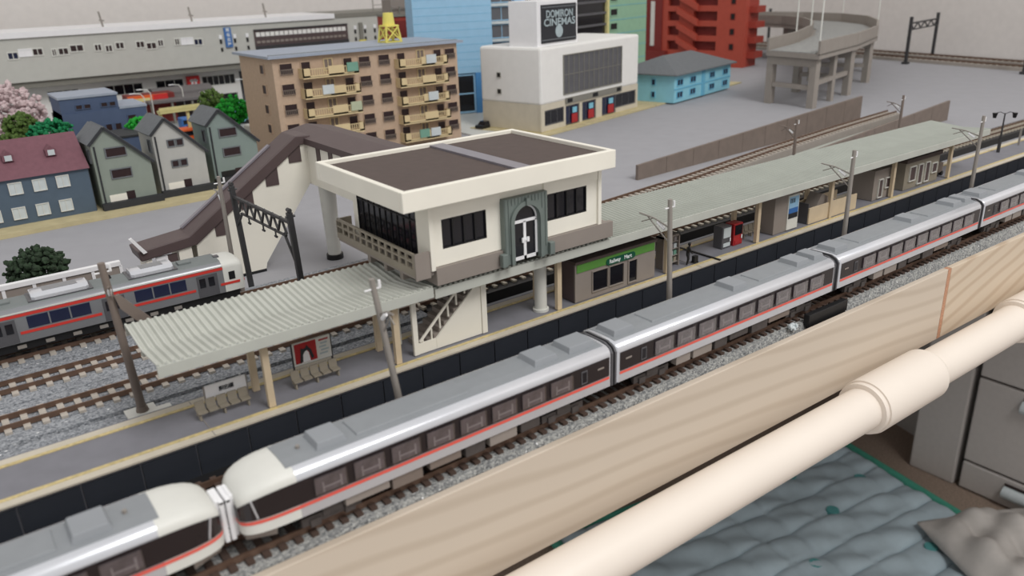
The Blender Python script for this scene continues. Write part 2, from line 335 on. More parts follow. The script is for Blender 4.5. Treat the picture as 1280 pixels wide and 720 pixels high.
# ================================================================== STATION BUILDING
st = thing('station_building', 'cream over-track station building with dark brown flat roof and arched portal', 'building', (0,0,0))
MB().box(-5.2,5.05,4.2,4.45,7.87,8.63).obj('parapet', 'cream', st, bevel=.03)
MB().box(-5.2,5.05,11.15,11.4,7.87,8.63).obj('parapet', 'cream', st, bevel=.03)
MB().box(-5.2,-4.95,4.45,11.15,7.87,8.63).obj('parapet', 'cream', st, bevel=.03); MB().box(4.8,5.05,4.45,11.15,7.87,8.63).obj('parapet', 'cream', st, bevel=.03)
MB().box(-4.95,4.8,4.45,11.15,7.9,8.3).obj('roof_slab', 'cream', st)
MB().box(-4.94,.18,4.46,11.14,8.3,8.47).obj('roof_panel', 'roof_brown', st); MB().box(.9,4.79,4.46,11.14,8.3,8.47).obj('roof_panel', 'roof_brown', st)
MB().box(.2,.88,4.46,11.14,8.3,8.56).obj('roof_spine', 'ridge_grey', st)
# walls: front built around openings
fw = MB()
def wallpiece(m, xs, zs, holes, y0, y1):
    for i in range(len(xs)-1):
        for j in range(len(zs)-1):
            cx = (xs[i]+xs[i+1])/2; cz = (zs[j]+zs[j+1])/2
            if any(a < cx < b and c < cz < d for a,b,c,d in holes): continue
            m.box(xs[i], xs[i+1], y0, y1, zs[j], zs[j+1])
W1 = (-3.2,-1.14,5.93,7.1); W2 = (1.95,4.12,5.97,7.12); DR = (-.1,1.35,4.9,7.0)
wallpiece(fw, [-3.75,-3.2,-1.14,-.1,1.35,1.95,4.12,4.85], [5.3,5.93,5.97,7.1,7.12,7.9], [W1,W2,(-.1,1.35,5,7.1)], 5.0, 5.2)
fw.box(-3.8,-3.62,4.9,5.0,5.2,7.87).box(4.72,4.9,4.9,5.0,5.2,7.87).box(-3.6,-.5,4.93,5.0,7.3,7.87).box(1.72,4.7,4.93,5.0,7.3,7.87)
fw.obj('front_wall', 'cream', st)
def bigwin(x0, x1, z0, z1, n):
    m = MB().use('dark_glass').box(x0,x1,5.1,5.14,z0,z1); m.use('black')
    m.box(x0,x1,5.02,5.12,z0,z0+.05).box(x0,x1,5.02,5.12,z1-.05,z1)
    for i in range(n+1): c = x0+(x1-x0)*i/n; m.box(max(x0,c-.03), min(x1,c+.03), 5.02, 5.12, z0, z1)
    return m.obj('window', None, st)
bigwin(W1[0],W1[1],W1[2],W1[3],4); bigwin(W2[0],W2[1],W2[2],W2[3],4)
MB().box(-3.55,-3.3,5.2,6.0,5.25,7.9).box(-3.75,-3.55,5.2,5.95,5.25,7.9).obj('side_wall', 'cream', st)
MB().box(-3.75,-3.55,10.9,11.3,5.25,7.9).obj('side_wall', 'cream', st)
gl = MB().use('dark_glass').box(-3.72,-3.66,5.95,10.9,5.3,7.9); gl.use('black')
for i in range(11): yy = 5.98+i*.488; gl.box(-3.76,-3.64,yy-.02,yy+.02,5.3,7.9)
gl.box(-3.76,-3.64,5.95,10.9,6.9,6.95).obj('side_glazing', None, st)
MB().box(4.65,4.85,5.2,11.3,5.3,7.9).obj('side_wall', 'cream', st); MB().box(-3.55,4.65,11.1,11.3,5.3,7.9).obj('rear_wall', 'cream', st)
MB().box(-3.55,4.65,5.25,11.1,5.2,5.32).obj('hall_floor', 'greige', st)
MB().box(-3.62,-.12,4.86,5.1,4.58,5.28).box(1.37,5.56,4.86,5.1,4.58,5.28).box(-3.62,5.56,5.1,11.3,4.58,5.19).obj('base_beam', 'greige', st)
# balcony on the left side
MB().box(-4.45,-3.64,5.02,11.6,5.0,5.14).obj('balcony_floor', 'greige', st)
b = MB().box(-4.47,-4.38,5.02,11.6,5.9,6.0).box(-4.47,-4.38,5.02,11.6,5.1,5.38).box(-4.47,-4.38,5.02,11.6,5.62,5.7)
for i in range(13): yy = 5.05+i*.54; b.box(-4.46,-4.4,yy,yy+.16,5.1,5.9)
b.box(-4.46,-3.8,11.5,11.6,5.1,6.0)
b.obj('balcony_rail', 'bench_tan', st)
MB().box(-4.46,-3.82,4.96,5.05,4.95,6.0).obj('balcony_end', 'greige', st)
for yy in (6.3,7.6,9.0): MB().box(-4.3,-3.7,yy,yy+.25,4.6,5.0).obj('balcony_bracket', 'greige', st)
# portal
pm = MB(); pm.box(-.47,-.02,4.72,5.0,4.66,7.38).box(1.27,1.72,4.72,5.0,4.66,7.38)
cx, cz, r = .625, 6.35, .645
arc = [(cx+r*cos(pi*i/16), cz+r*sin(pi*i/16)) for i in range(17)]
for i in range(16):
    (xa,za),(xb,zb) = arc[i],arc[i+1]; pm.prism([(xa,za),(xb,zb),(xb,7.38),(xa,7.38)], 'y', 4.72, 5.0)
pm.obj('portal', 'patina', st)
am = MB()
for i in range(16):
    a0, a1 = pi*i/16, pi*(i+1)/16
    am.prism([(cx+q*cos(a), cz+q*sin(a)) for q, a in ((.66,a0),(.66,a1),(.84,a1),(.84,a0))], 'y', 4.62, 4.72)
am.box(-.21,-.04,4.62,4.72,4.66,6.35).box(1.29,1.46,4.62,4.72,4.66,6.35).box(.55,.7,4.56,4.72,7.0,7.3)
am.obj('arch_moulding', 'patina', st)
fl = MB()
for i in range(13): xx = -.44+i*.17; fl.box(xx,xx+.06,4.69,4.72,7.1 if -.2 < xx < 1.4 else 5.1,7.36)
fl.obj('fluting', 'patina', st)
for xx in (-.72, 1.72): MB().box(xx,xx+.26,4.55,4.8,4.66,5.2).obj('pedestal', 'patina', st, bevel=.03)
fd = thing_d = MB().use('white').box(-.02,1.27,4.84,4.9,6.26,6.38).box(-.02,.08,4.84,4.9,4.7,6.3).box(1.17,1.27,4.84,4.9,4.7,6.3).box(.56,.69,4.84,4.9,4.7,6.3).box(-.02,1.27,4.84,4.9,4.7,4.84)
for i in range(16):
    a0, a1 = pi*i/16, pi*(i+1)/16
    fd.prism([(cx+q*cos(a), cz+q*sin(a)) for q, a in ((.58,a0),(.58,a1),(.66,a1),(.66,a0))], 'y', 4.84, 4.9)
fd.use('dark_glass').box(.08,.56,4.88,4.94,4.84,6.26).box(.69,1.17,4.88,4.94,4.84,6.26)
fd.prism([(cx+.6*cos(pi*i/12), 6.36+.57*sin(pi*i/12)) for i in range(13)], 'y', 4.88, 4.94)
dd = fd.obj('entrance_door', None, st)
MB().box(.44,.55,4.78,4.84,5.42,5.62).box(.70,.81,4.78,4.84,5.42,5.62).box(.5,.75,4.80,4.84,5.48,5.56).obj('door_handle', 'white', dd)
# columns
for (xx,yy,z0) in ((2.37,6.1,1.505),(-2.6,6.1,1.505)):
    if xx > 0: MB().tube((xx,yy,z0),(xx,yy,4.2),.28,24).tube((xx,yy,z0),(xx,yy,z0+.12),.36,24).obj('column', 'offwhite', st, smooth=40)
for xx in (-2.5,): MB().tube((xx,10.9,.45),(xx,10.9,4.57),.2,20).obj('column', 'offwhite', st, smooth=40)

# covered stair passage behind the station
sp = thing('covered_footbridge', 'cream footbridge stair with dark brown roof descending left behind the parked train', 'footbridge', (0,0,0))
yf = 24.0
MB().prism([(-7.4,0),(-3.75,0),(-3.6,.5),(-.32,4.72),(-.32,7.2),(-1.0,7.1),(-7.3,2.6)], 'y', yf, yf+.12).obj('stair_side_wall', 'cream', sp)
MB().prism([(-7.4,0),(-3.75,0),(-3.6,.5),(-.32,4.72),(-.32,7.2),(-1.0,7.1),(-7.3,2.6)], 'y', yf+1.6, yf+1.72).obj('stair_side_wall', 'cream', sp)
MB().prism([(-10.25,2.15),(-7.3,2.45),(-.75,6.95),(-.1,6.95),(-.1,7.45),(-1.0,7.5),(-7.65,3.0),(-10.35,2.7)], 'y', yf-.15, yf+1.8).obj('stair_roof', 'passage_brown', sp, bevel=.06)
MB().bar((-7.6,yf+1.5,3.12),(-2.0,yf+1.5,6.9),.3,.1).obj('ridge_highlight', 'ridge_grey', sp)  # light grey bar painted as the highlight along the far roof edge
MB().box(-7.32,-3.7,yf-.03,yf,0,.16).obj('wall_plinth', 'black', sp)
for xx, zz in ((-6.2,2.65),(-4.6,3.85),(-3.0,4.9),(-1.5,6.0)):
    MB().prism([(xx,zz),(xx+.75,zz),(xx+.75,zz+1.2),(xx,zz+.7)], 'y', yf-.05, yf+.02).obj('window', 'passage_brown', sp)
MB().box(-10.0,-9.7,yf,yf+1.6,0,2.2).box(-8.3,-7.6,yf,yf+1.6,0,2.4).obj('landing_wall', 'cream', sp)
MB().box(-8.9,-8.4,yf-.02,yf+.1,.1,2.2).obj('landing_panel', 'passage_brown', sp)
MB().box(-9.5,-8.9,yf-.02,yf+.1,1.7,2.2).obj('landing_sign', 'white', sp)
MB().prism([(-10.1,2.6),(-9.9,2.65),(-10.5,3.55),(-10.65,3.5)], 'y', yf-.3, yf-.1).obj('ridge_end', 'white', sp)
# corridor from stair head to the station
MB().box(-.32,-.2,11.6,yf+2.6,4.72,7.0).box(2.3,2.42,11.6,yf+2.6,4.72,7.0).obj('corridor_wall', 'cream', sp)
MB().box(-.32,2.42,11.6,yf+2.6,4.6,4.72).obj('corridor_floor', 'cream', sp)
MB().prism([(-.5,6.95),(2.6,6.95),(2.6,7.3),(1.05,7.6),(-.5,7.3)], 'y', 11.6, yf+2.9).obj('corridor_roof', 'passage_brown', sp)
for i in range(7): MB().box(-.36,-.3,12.6+i*1.6,13.1+i*1.6,5.6,6.95).obj('window', 'passage_brown', sp)
MB().tube((.35,23.4,0),(.35,23.4,4.6),.38,20,.5).obj('column', 'offwhite', sp, smooth=40)
MB().tube((.35,23.4,0),(.35,23.4,.3),.5,20).obj('column_base', 'black', sp, smooth=40)

# stair block on the platform under the station
sb = thing('platform_stairs', 'cream stair flight from platform up into the station', 'stairs', (0,0,0))
MB().prism([(-3.35,1.54),(-1.12,1.54),(-1.12,3.95),(-3.35,2.0)], 'y', 5.72, 5.8).obj('side_panel', 'cream', sb)
MB().box(-1.1,-.85,5.68,7.15,1.54,3.95).obj('end_panel', 'cream', sb)
MB().box(-4.19,-3.36,5.72,5.79,1.54,2.0).box(-4.4,-4.19,5.7,5.82,1.54,4.2).obj('front_jamb', 'cream', sb)
MB().box(-4.4,-4.2,7.1,7.25,1.51,4.2).obj('rear_jamb', 'cream', sb)
for i in range(11):
    MB().box(-3.9+i*.25,-3.6+i*.25,5.82,7.1,1.52+i*.21,1.74+i*.21).obj('step', 'greige', sb)
m = MB().bar((-4.1,5.76,2.05),(-1.9,5.76,4.1),.07,.09).bar((-3.3,5.76,1.95),(-1.1,5.76,3.98),.06,.06)
for i in range(6): m.box(-4.0+i*.42,-3.94+i*.42,5.73,5.79,1.6+i*.39,2.1+i*.39)
m.obj('handrail', 'cream', sb)

# ================================================================== PLATFORM FURNITURE
def bench(x, y, n, label, w_=.38):
    t = thing('platform_bench', label, 'bench', (x,y,1.505))
    m = MB(); L = n*w_; m.box(0,L,-.03,.03,.2,.26)
    m.obj('frame', 'bench_tan', t)
    for k in (.1, L/2, L-.1): MB().box(k-.03,k+.03,-.12,.12,0,.2).obj('leg', 'bench_tan', t)
    sm = MB().box(.03,w_-.03,-.16,.16,.26,.32).mesh('seat', 'bench_tan'); bm_ = MB().prism([(.12,.32),(.17,.32),(.23,.62),(.18,.62)], 'x', .03, w_-.03).mesh('seat_back', 'bench_tan')
    for i in range(n): put('seat', sm, t, (i*w_,0,0)); put('seat_back', bm_, t, (i*w_,0,0))
    return t
bench(-12.75,6.35,5,'row of tan seats under the white station name board')
bench(-9.25,6.35,5,'row of tan seats in front of the red poster board')
bench(17.1,6.6,4,'row of tan seats right of the red vending machine')
def board(label, x, y, w_, z0, z1, legs=True):
    t = thing('sign_board', label, 'sign', (x,y,1.505))
    m = MB().box(0,.06,-.03,.03,0,z1).box(w_-.06,w_,-.03,.03,0,z1)
    m.obj('frame', 'gantry_black' if 'red' in label else 'mast_grey', t)
    MB().box(.05,w_-.05,-.035,.035,z0,z1).obj('panel', 'offwhite' if 'red' in label else 'white', t); return t
t = board('white station name board standing behind the left bench', -12.3, 6.78, 1.55, .5, .98)
for i, g in enumerate('駅名標'):
    text(t, g, .2, 'text_black', (.62+i*.17,-.045,.74))
t = board('red and white poster board behind the second bench', -8.95, 6.9, 1.62, .6, 1.52)
MB().box(.12,.98,-.05,-.034,.68,1.48).obj('poster', 'red', t)
MB().prism([(.35,.69),(.7,.69),(.66,1.05),(.56,1.18),(.44,1.1),(.37,.95)], 'y', -.062, -.05).obj('cat_body', 'white', t)
MB().prism([(.28,.69),(.4,.72),(.42,1.0),(.5,1.12),(.62,1.16),(.68,1.05),(.75,.75),(.85,.8),(.76,1.15),(.68,1.24),(.6,1.38),(.54,1.26),(.44,1.24),(.36,1.3),(.33,1.05)], 'y', -.07, -.062).obj('cat_fur', 'text_black', t)
for i in range(5):
    MB().box(1.1+.06*(i % 2),1.48-.05*(i % 3),-.045,-.034,1.36-i*.14,1.42-i*.14).obj('text_line', 'text_grey' if i else 'red', t)
# kiosk
kb = thing('kiosk', 'grey platform shop with green band and round-ended name sign', 'kiosk', (4.0,5.62,1.53))
K = MB(); wallpiece(K, [0,1.0,3.05,3.3,3.95,5.15], [0,.1,.25,1.3,1.85], [(1.0,3.05,.25,1.3),(3.3,3.95,.1,1.3)], 0, .08)
K.obj('front_wall', 'greige', kb)
MB().box(0,.08,.08,1.5,0,1.85).obj('side_wall', 'passage_brown', kb); MB().box(5.07,5.15,.08,1.5,0,1.85).box(.08,5.07,1.42,1.5,0,1.85).obj('wall', 'greige', kb)
MB().box(-.05,5.2,-.08,1.55,1.85,1.97).obj('roof', 'roof_brown', kb)
MB().box(.08,5.07,-.03,0,1.42,1.8).obj('green_band', 'green', kb)
MB().box(.08,5.07,.5,.56,.02,1.8).obj('interior', 'wall_brown', kb)
for a, b in ((1.0,2.02),(2.06,3.05)): window(kb, a, .25, b-a, 1.05, .03, 'greige', 'dark_glass', 1, .05)
window(kb, 3.3, .1, .65, 1.2, .03, 'greige', 'dark_glass', 1, .07, name='door')
pl = MB().box(2.02,3.58,-.06,-.03,1.36,1.68); pl.prism([(2.02+.16*cos(a),1.52+.16*sin(a)) for a in [pi/2+pi*i/8 for i in range(9)]],'y',-.06,-.03); pl.prism([(3.58+.16*cos(a),1.52+.16*sin(a)) for a in [-pi/2+pi*i/8 for i in range(9)]],'y',-.06,-.03)
p_ = pl.obj('name_plate', 'deep_green', kb); text(p_, 'Railway', .26, 'text_white', (2.4,-.065,1.52), width=.7); text(p_, 'Mart', .26, 'text_white', (3.24,-.065,1.52), width=.48)
# news rack
nr = thing('display_rack', 'grey glazed display rack with goods right of the shop', 'rack', (10.15,6.0,1.505))
MB().box(0,.06,0,.5,0,1.7).box(1.14,1.2,0,.5,0,1.7).box(.06,1.14,.42,.5,0,1.7).box(0,1.2,0,.5,1.6,1.7).obj('frame', 'greige', nr)
for i in range(4): MB().box(.06,1.14,.05,.42,.2+i*.36,.24+i*.36).obj('shelf', 'mast_grey', nr)
for i in range(4):
    for j in range(4): MB().box(.1+j*.26,.3+j*.26,.1,.3,.24+i*.36,.46+i*.36).obj('goods', ['seat','laundry_white','teal','bench_tan'][(i*3+j) % 4], nr)
def vend(x, y, body, door, label, w_=.75):
    t = thing('vending_machine', label, 'vending machine', (x,y,1.505))
    MB().box(0,w_,0,.6,0,1.22).obj('cabinet', body, t, bevel=.03)
    MB().box(.08,w_-.08,-.03,0,.6,1.14).obj('display_window', 'dark_glass' if door == 'red' else 'laundry_white', t)
    MB().box(.1,w_-.1,-.03,0,.1,.3).obj('dispenser', door, t); MB().box(w_-.16,w_-.08,-.05,-.03,.35,.55).obj('coin_slot', 'white', t)
vend(15.7, 6.05, 'red', 'red', 'red drink vending machine on the right platform')
vend(14.8, 6.1, 'door_grey', 'laundry_white', 'dark grey-green vending machine touching the red one')
# shelter with poster
sh = thing('waiting_room', 'grey waiting room with blue landscape poster on its end', 'shelter', (18.75,5.75,1.53))
MB().box(0,2.2,0,1.3,0,2.2).obj('walls', 'greige', sh)
MB().box(1.15,2.15,-.06,0,.05,2.05).obj('poster_board', 'offwhite', sh)
q_ = MB().use('tower_blue').box(1.22,2.08,-.08,-.06,1.25,1.95).use('sign_blue').box(1.22,2.08,-.082,-.06,1.0,1.3).use('text_black').box(1.22,2.08,-.08,-.06,.7,1.0).obj('poster', None, sh)
for i in range(4): MB().box(1.3+i*.12,1.36+i*.12,-.09,-.08,1.6,1.86).obj('lettering', 'text_black', q_)
# stair well wall
sw_ = thing('stairwell', 'beige open stairwell with sloped panel right of the waiting room', 'stairwell', (21.9,5.62,1.53))
MB().box(0,4.9,0,.08,0,.95).box(0,4.9,1.32,1.4,0,.95).obj('side_panel', 'post_beige', sw_); MB().box(0,.08,.08,1.32,0,1.2).obj('end_panel', 'door_grey', sw_)
MB().prism([(.6,.05),(4.6,.05),(4.6,.2),(1.6,1.5)], 'y', .3, 1.1).obj('stair_ramp', 'greige', sw_)
# small shops at the far right
def hut(x, w_, label, mat, wins, h=1.9, roof=None):
    t = thing('platform_hut', label, 'hut', (x,5.85,1.53)); MB().box(0,w_,0,1.4,0,h).obj('walls', mat, t)
    if roof: MB().box(-.1,w_+.1,-.12,1.45,h,h+.25).obj('roof', roof, t)
    for a, z, ww, hh in wins: window(t, a, z, ww, hh, -.02, 'offwhite', 'passage_brown', 1, .05)
hut(29.0, 2.3, 'greyish hut with door between two canopy posts', 'greige', [(.5,.1,.5,1.2),(1.3,.6,.7,.7)])
hut(32.7, 4.4, 'tan-grey platform shop with dark roof near the canopy end', 'bench_tan', [(.5,.5,.8,1.0),(1.6,.15,.6,1.35),(2.5,.15,.6,1.35),(3.4,.6,.7,.7)], 1.8, 'roof_brown')
t = thing('luggage_cart', 'grey cart with dark wheels beside the far platform shop', 'cart', (37.9,6.3,1.505))
MB().box(0,.9,0,.5,.2,.9).obj('box', 'mast_brown', t, bevel=.05)
for a in (.15,.75): MB().tube((a,-.06,.15),(a,.56,.15),.15,14).obj('wheel', 'black', t)

# person
def person(loc, label, rz, pose, cloth):
    t = thing('person', label, 'person', loc, rz)
    J = pose; me = bpy.data.meshes.new('body'); me.from_pydata([tuple(c*S for c in p) for p,_ in J['v']], [], J['e'])
    o = bpy.data.objects.new('body', me); C.objects.link(o); o.parent = t; me.materials.append(MT[cloth])
    sk = o.modifiers.new('skin', 'SKIN'); sk.use_smooth_shade = True
    for i, (_, r) in enumerate(J['v']): me.skin_vertices[0].data[i].radius = (r*S, r*S)
    me.skin_vertices[0].data[0].use_root = True
    s2 = o.modifiers.new('sub', 'SUBSURF'); s2.levels = s2.render_levels = 1
    return t, o
V = [((0,0,.52),.085),((0,-.02,.72),.095),((0,-.06,.86),.1),((0,-.09,.95),.04),((0,-.11,1.04),.075),
     ((.08,0,.48),.075),((.1,-.14,.28),.055),((.1,-.06,.03),.035),((.1,-.14,.02),.03),
     ((-.08,0,.48),.075),((-.1,.02,.26),.055),((-.1,.1,.03),.035),((-.1,.02,.02),.03),
     ((.14,-.06,.86),.045),((.18,-.12,.68),.035),((.14,-.24,.62),.025),((-.14,-.06,.86),.045),((-.18,-.1,.68),.035),((-.12,-.22,.6),.025)]
E_ = [(0,1),(1,2),(2,3),(3,4),(0,5),(5,6),(6,7),(7,8),(0,9),(9,10),(10,11),(11,12),(2,13),(13,14),(14,15),(2,16),(16,17),(17,18)]
t, o = person((11.65,5.72,1.53), 'small black-clad person leaning over a trolley beside the display rack', 1.2, {'v': V, 'e': E_}, 'black')
hd = MB(); bm = bmesh.new(); bmesh.ops.create_uvsphere(bm, u_segments=12, v_segments=8, radius=.08)
hd.add([(v.co.x, v.co.y-.12, v.co.z*1.2+1.06) for v in bm.verts], [[v.index for v in f.verts] for f in bm.faces]); bm.free()
hd.obj('head', 'skin', t, smooth=60)
hr = MB(); bm = bmesh.new(); bmesh.ops.create_uvsphere(bm, u_segments=12, v_segments=8, radius=.09)
hr.add([(v.co.x, v.co.y-.095, v.co.z*1.1+1.085) for v in bm.verts], [[v.index for v in f.verts] for f in bm.faces]); bm.free()
hr.obj('hair', 'black', t, smooth=60)
t = thing('suitcase', 'black wheeled suitcase at the feet of the dark figure', 'suitcase', (12.0,5.55,1.53))
MB().box(0,.3,0,.2,.05,.38).obj('case', 'black', t, bevel=.03); MB().tube((.05,-.02,.05),(.05,.22,.05),.05,10).tube((.25,-.02,.05),(.25,.22,.05),.05,10).obj('wheels', 'black', t)

# ================================================================== TRAINS
PROF = [(1.0,.75),(1.0,1.98),(.975,2.1),(.9,2.2),(.74,2.28),(.4,2.32),(0,2.33)]     # half section, z above the rail top
def full(prof): return prof+[(-y,z) for y,z in prof[::-1] if y > 0]
def sec(x, sy=1, drop=0, prof=None):
    out = []
    for y, z in full(prof or PROF):
        zz = z-(drop*max(0,(z-1.3)/1.05)); out.append((x, y*sy, zz))
    return out
def nose(L, h=None):
    # (x, width factor, roof drop) from the body to the tip
    e = L/2; return [(e-1.6,1,0),(e-1.1,.99,.015),(e-.75,.965,.06),(e-.48,.92,.13),(e-.28,.86,.22),(e-.13,.78,.33),(e-.04,.69,.45),(e,.6,.56)]
def side_strip(m, xs, z0, z1, off=.015):
    for s_ in (-1,1):
        vs = []
        for x, sy, dr in xs:
            for z in (z0,z1): vs.append((x+(.012 if sy < .9 else 0), s_*(1.0*sy+off), z-(dr*max(0,(z-1.3)/1.05))))
        for k in range(len(xs)-1):
            a = k*2; m.add([vs[a],vs[a+2],vs[a+3],vs[a+1]], [(0,1,2,3)])
    return m
def roof_unit(t, x0, x1, z=2.4, w_=.5, mat='unit_grey', s=.12):
    m = MB().loft([[(x0,-w_,2.28),(x0,w_,2.28),(x1,w_,2.28),(x1,-w_,2.28)], [(x0+s,-w_+s*.8,z),(x0+s,w_-s*.8,z),(x1-s,w_-s*.8,z),(x1-s,-w_+s*.8,z)]])
    return m.obj('roof_unit', mat, t, bevel=.02)
def bogie(t, x):
    b = MB().use('under').box(x-.95,x+.95,-.72,-.6,.18,.46).box(x-.95,x+.95,.6,.72,.18,.46).box(x-.3,x+.3,-.78,.78,.34,.6)
    for k in (-.55,.55): b.box(x+k-.16,x+k+.16,-.79,-.6,.12,.36).box(x+k-.16,x+k+.16,.6,.79,.12,.36)
    o = b.obj('bogie', None, t)
    for k in (-.55,.55):
        for s_ in (-1,1): MB().tube((x+k,s_*.38,.29),(x+k,s_*.48,.29),.28,16).obj('wheel', 'gantry_black', o, smooth=40)
def underframe(t, L, seed):
    rnd = random.Random(seed); x = -L/2+3.3
    MB().box(-L/2+.3,L/2-.5,-.7,.7,.6,.76).obj('underframe', 'black', t)
    while x < L/2-4:
        w_ = rnd.uniform(.6,1.5); h = rnd.uniform(.22,.42)
        for s_ in (-1,1): MB().box(x,x+w_,min(s_*.62,s_*.92),max(s_*.62,s_*.92),.66-h,.72).obj('equipment_box', rnd.choice(['mast_brown','greige','under']), t, bevel=.02)
        x += w_+rnd.uniform(.06,.3)
def silver_car(label, L, cab, group, flats, units):
    t = thing('train_car', label, 'train car', (0,0,.7), 0, group)
    e = L/2
    rear = [(-e,.94,.02),(-e+.06,1,0)]
    xs = rear+(nose(L) if cab else [(e-.06,1,0),(e,.94,.02)])
    # body as one closed shell: silver, white at the cab
    m = MB(); m.use('silver'); secs = [sec(*q) for q in xs]
    k = len(rear)+(1 if cab else 2)
    m.loft(secs[:k] if cab else secs, caps=not cab)
    if not cab: pass
    else: m.add(secs[0], [tuple(range(len(secs[0])))[::-1]])
    m.obj('body_shell', None, t, smooth=35)
    if cab:
        m = MB(); m.loft(secs[k-1:], caps=False); m.add(secs[-1], [tuple(range(len(secs[0])))]); m.obj('cab_shell', 'white' if 0 else 'offwhite', t, smooth=50)
    # roof cover
    x1 = e-1.45 if cab else e-.15
    MB().prism([(-.7,2.25),(.7,2.25),(.68,2.31),(.3,2.345),(-.3,2.345),(-.68,2.31)], 'x', -e+.15, x1).obj('roof_cover', 'roof_grey', t)
    # window band and stripe; curved around the nose at the cab end
    nz = nose(L)
    bx = [(-e+.12,1,0)]+(nz if cab else [(e-.12,1,0)])
    band = side_strip(MB(), bx, 1.2, 1.95)
    if cab:
        zz = lambda z, dr: z-(dr*max(0,(z-1.3)/1.05))
        w_ = .6; band.add([(e+.015,-w_,1.2),(e+.015,w_,1.2),(e+.015,w_,zz(1.95,.56)),(e+.015,-w_,zz(1.95,.56))], [(0,1,2,3)])
    band.obj('window_band', 'band_black', t, smooth=40)
    stp = side_strip(MB(), bx, 1.07, 1.17, .018)
    if cab: stp.add([(e+.02,-.6,1.07),(e+.02,.6,1.07),(e+.02,.6,1.17),(e+.02,-.6,1.17)], [(0,1,2,3)])
    stp.obj('stripe', 'orange', t)
    # windows with seats behind the glass
    pm_ = MB().box(0,1.0,-.012,0,0,.58).mesh('window', 'pane')
    im = MB().use('interior').box(.02,.98,.006,.018,.02,.56).use('seat').box(.24,.29,-.012,.006,.04,.36).box(.29,.79,-.012,.006,.16,.21).box(.79,.85,-.012,.006,.04,.4).mesh('seat_row')
    hl = MB().box(0,.98,-.02,-.004,0,.03).mesh('sill', 'mast_grey')
    x = -e+1.9
    while x < (e-2.2 if cab else e-1.9):
        for s_ in (-1,1):
            rz = 0 if s_ < 0 else pi
            wnd = put('window', pm_, t, (x if s_ < 0 else x+1.0, s_*1.085, 1.28), rz)
            put('seat_row', im, wnd, (0,.032,0))
        x += 1.235
    for s_ in (-1,1):
        rz = 0 if s_ < 0 else pi
        d = put('door', MB().use('black').box(0,.62,-.006,.01,.02,1.1).mesh('door'), t, (-e+.75 if s_ < 0 else -e+1.37, s_*1.02, .82), rz) if False else None
        w2 = put('door_window', MB().use('door_grey').box(0,.28,-.02,0,0,.5).use('dark_glass').box(.04,.24,-.025,0,.05,.45).mesh('door_window'), t, (-e+1.2 if s_ < 0 else -e+1.48, s_*1.02, 1.3), rz)
        put('vent_slot', MB().box(0,.3,-.012,0,0,.06).mesh('vent_slot', 'greige'), t, (-e+.4 if s_ < 0 else -e+.7, s_*1.02, 1.6), rz)
    for a, b in flats: roof_unit(t, a, b, 2.39, .52, 'roof_grey', .06)
    for a, b in units: roof_unit(t, a, b, 2.54, .52, s=.09)
    bogie(t, -e+2.1); bogie(t, e-2.6 if cab else e-2.1); underframe(t, L, 3)
    # rear corridor connection
    g = MB(); g.box(-e-.13,-e,-.42,.42,.5,2.1); g.obj('corridor_bellows', 'black', t)
    fr = MB()
    pts = [(-.98,.72),(-.98,2.02),(-.85,2.2),(-.55,2.33),(.55,2.33),(.85,2.2),(.98,2.02),(.98,.72)]
    ins = [(y*.9,z-.08) for y,z in pts]
    for i in range(7):
        fr.prism([pts[i],pts[i+1],ins[i+1],ins[i]], 'x', -e-.1, -e-.02)
    fr.obj('end_hood', 'door_grey', t)
    if not cab:
        fr = MB()
        for i in range(7): fr.prism([pts[i],pts[i+1],ins[i+1],ins[i]], 'x', e+.0, e+.08)
        fr.obj('end_hood', 'door_grey', t)
        MB().box(e,e+.13,-.42,.42,.5,2.1).obj('corridor_bellows', 'black', t)
    else:
        MB().box(e-.02,e+.1,-.34,.34,.55,1.9).obj('gangway_door', 'white', t, bevel=.04)
        MB().box(e+.08,e+.22,-.4,-.26,.5,1.85).box(e+.08,e+.22,.26,.4,.5,1.85).box(e+.08,e+.22,-.4,.4,1.72,1.86).obj('gangway_frame', 'white', t, bevel=.03)
        MB().loft([[(e-.9,-.95,.78),(e-.9,.95,.78),(e-.9,.8,.42),(e-.9,-.8,.42)],[(e-.05,-.62,.78),(e-.05,.62,.78),(e-.12,.5,.42),(e-.12,-.5,.42)]]).obj('skirt', 'greige', t)
        for s_ in (-1,1):
            MB().bar((e-.42,s_*.93,1.25),(e-.3,s_*.9,1.85),.03,.05).obj('windscreen_pillar', 'silver', t)
        MB().tube((e-2.1,.0,2.34),(e-2.1,0,2.44),.06,10).obj('antenna', 'mast_grey', t)
    MB().tube((-e-.12,-.2,.35),(-e+.1,-.2,.35),.05,6).obj('coupler', 'black', t)
    return t
G1 = 'cars of the silver express train on the nearest track'
L = 13.6
A = silver_car('silver cab-end car with white nose pointing left, centre of the picture', L, True, G1, [(-1.0,3.1)], [(3.35,4.35),(-4.75,-3.65),(-6.5,-5.2)])
A.location = Vector((-6.87,0,.7))*S; A.rotation_euler.z = pi
dup(A, (-14.15-L/2,0,.7), 0, 'silver cab-end car with white nose pointing right, bottom left corner')
B = silver_car('silver middle car coupled right behind the centre cab car', 13.75, False, G1, [(-4.6,-2.0),(1.9,4.3)], [(-6.6,-5.5),(.2,1.2),(4.6,5.6),(5.9,6.7)])
B.location = Vector((7.1,0,.7))*S
dup(B, (21.25,0,.7), 0, 'silver middle car, third from the picture centre towards the right edge')
dup(B, (35.4,0,.7), 0, 'silver car cut by the right edge of the picture')
dup(B, (49.55,0,.7), 0, 'silver car last in the train, beyond the right picture edge')

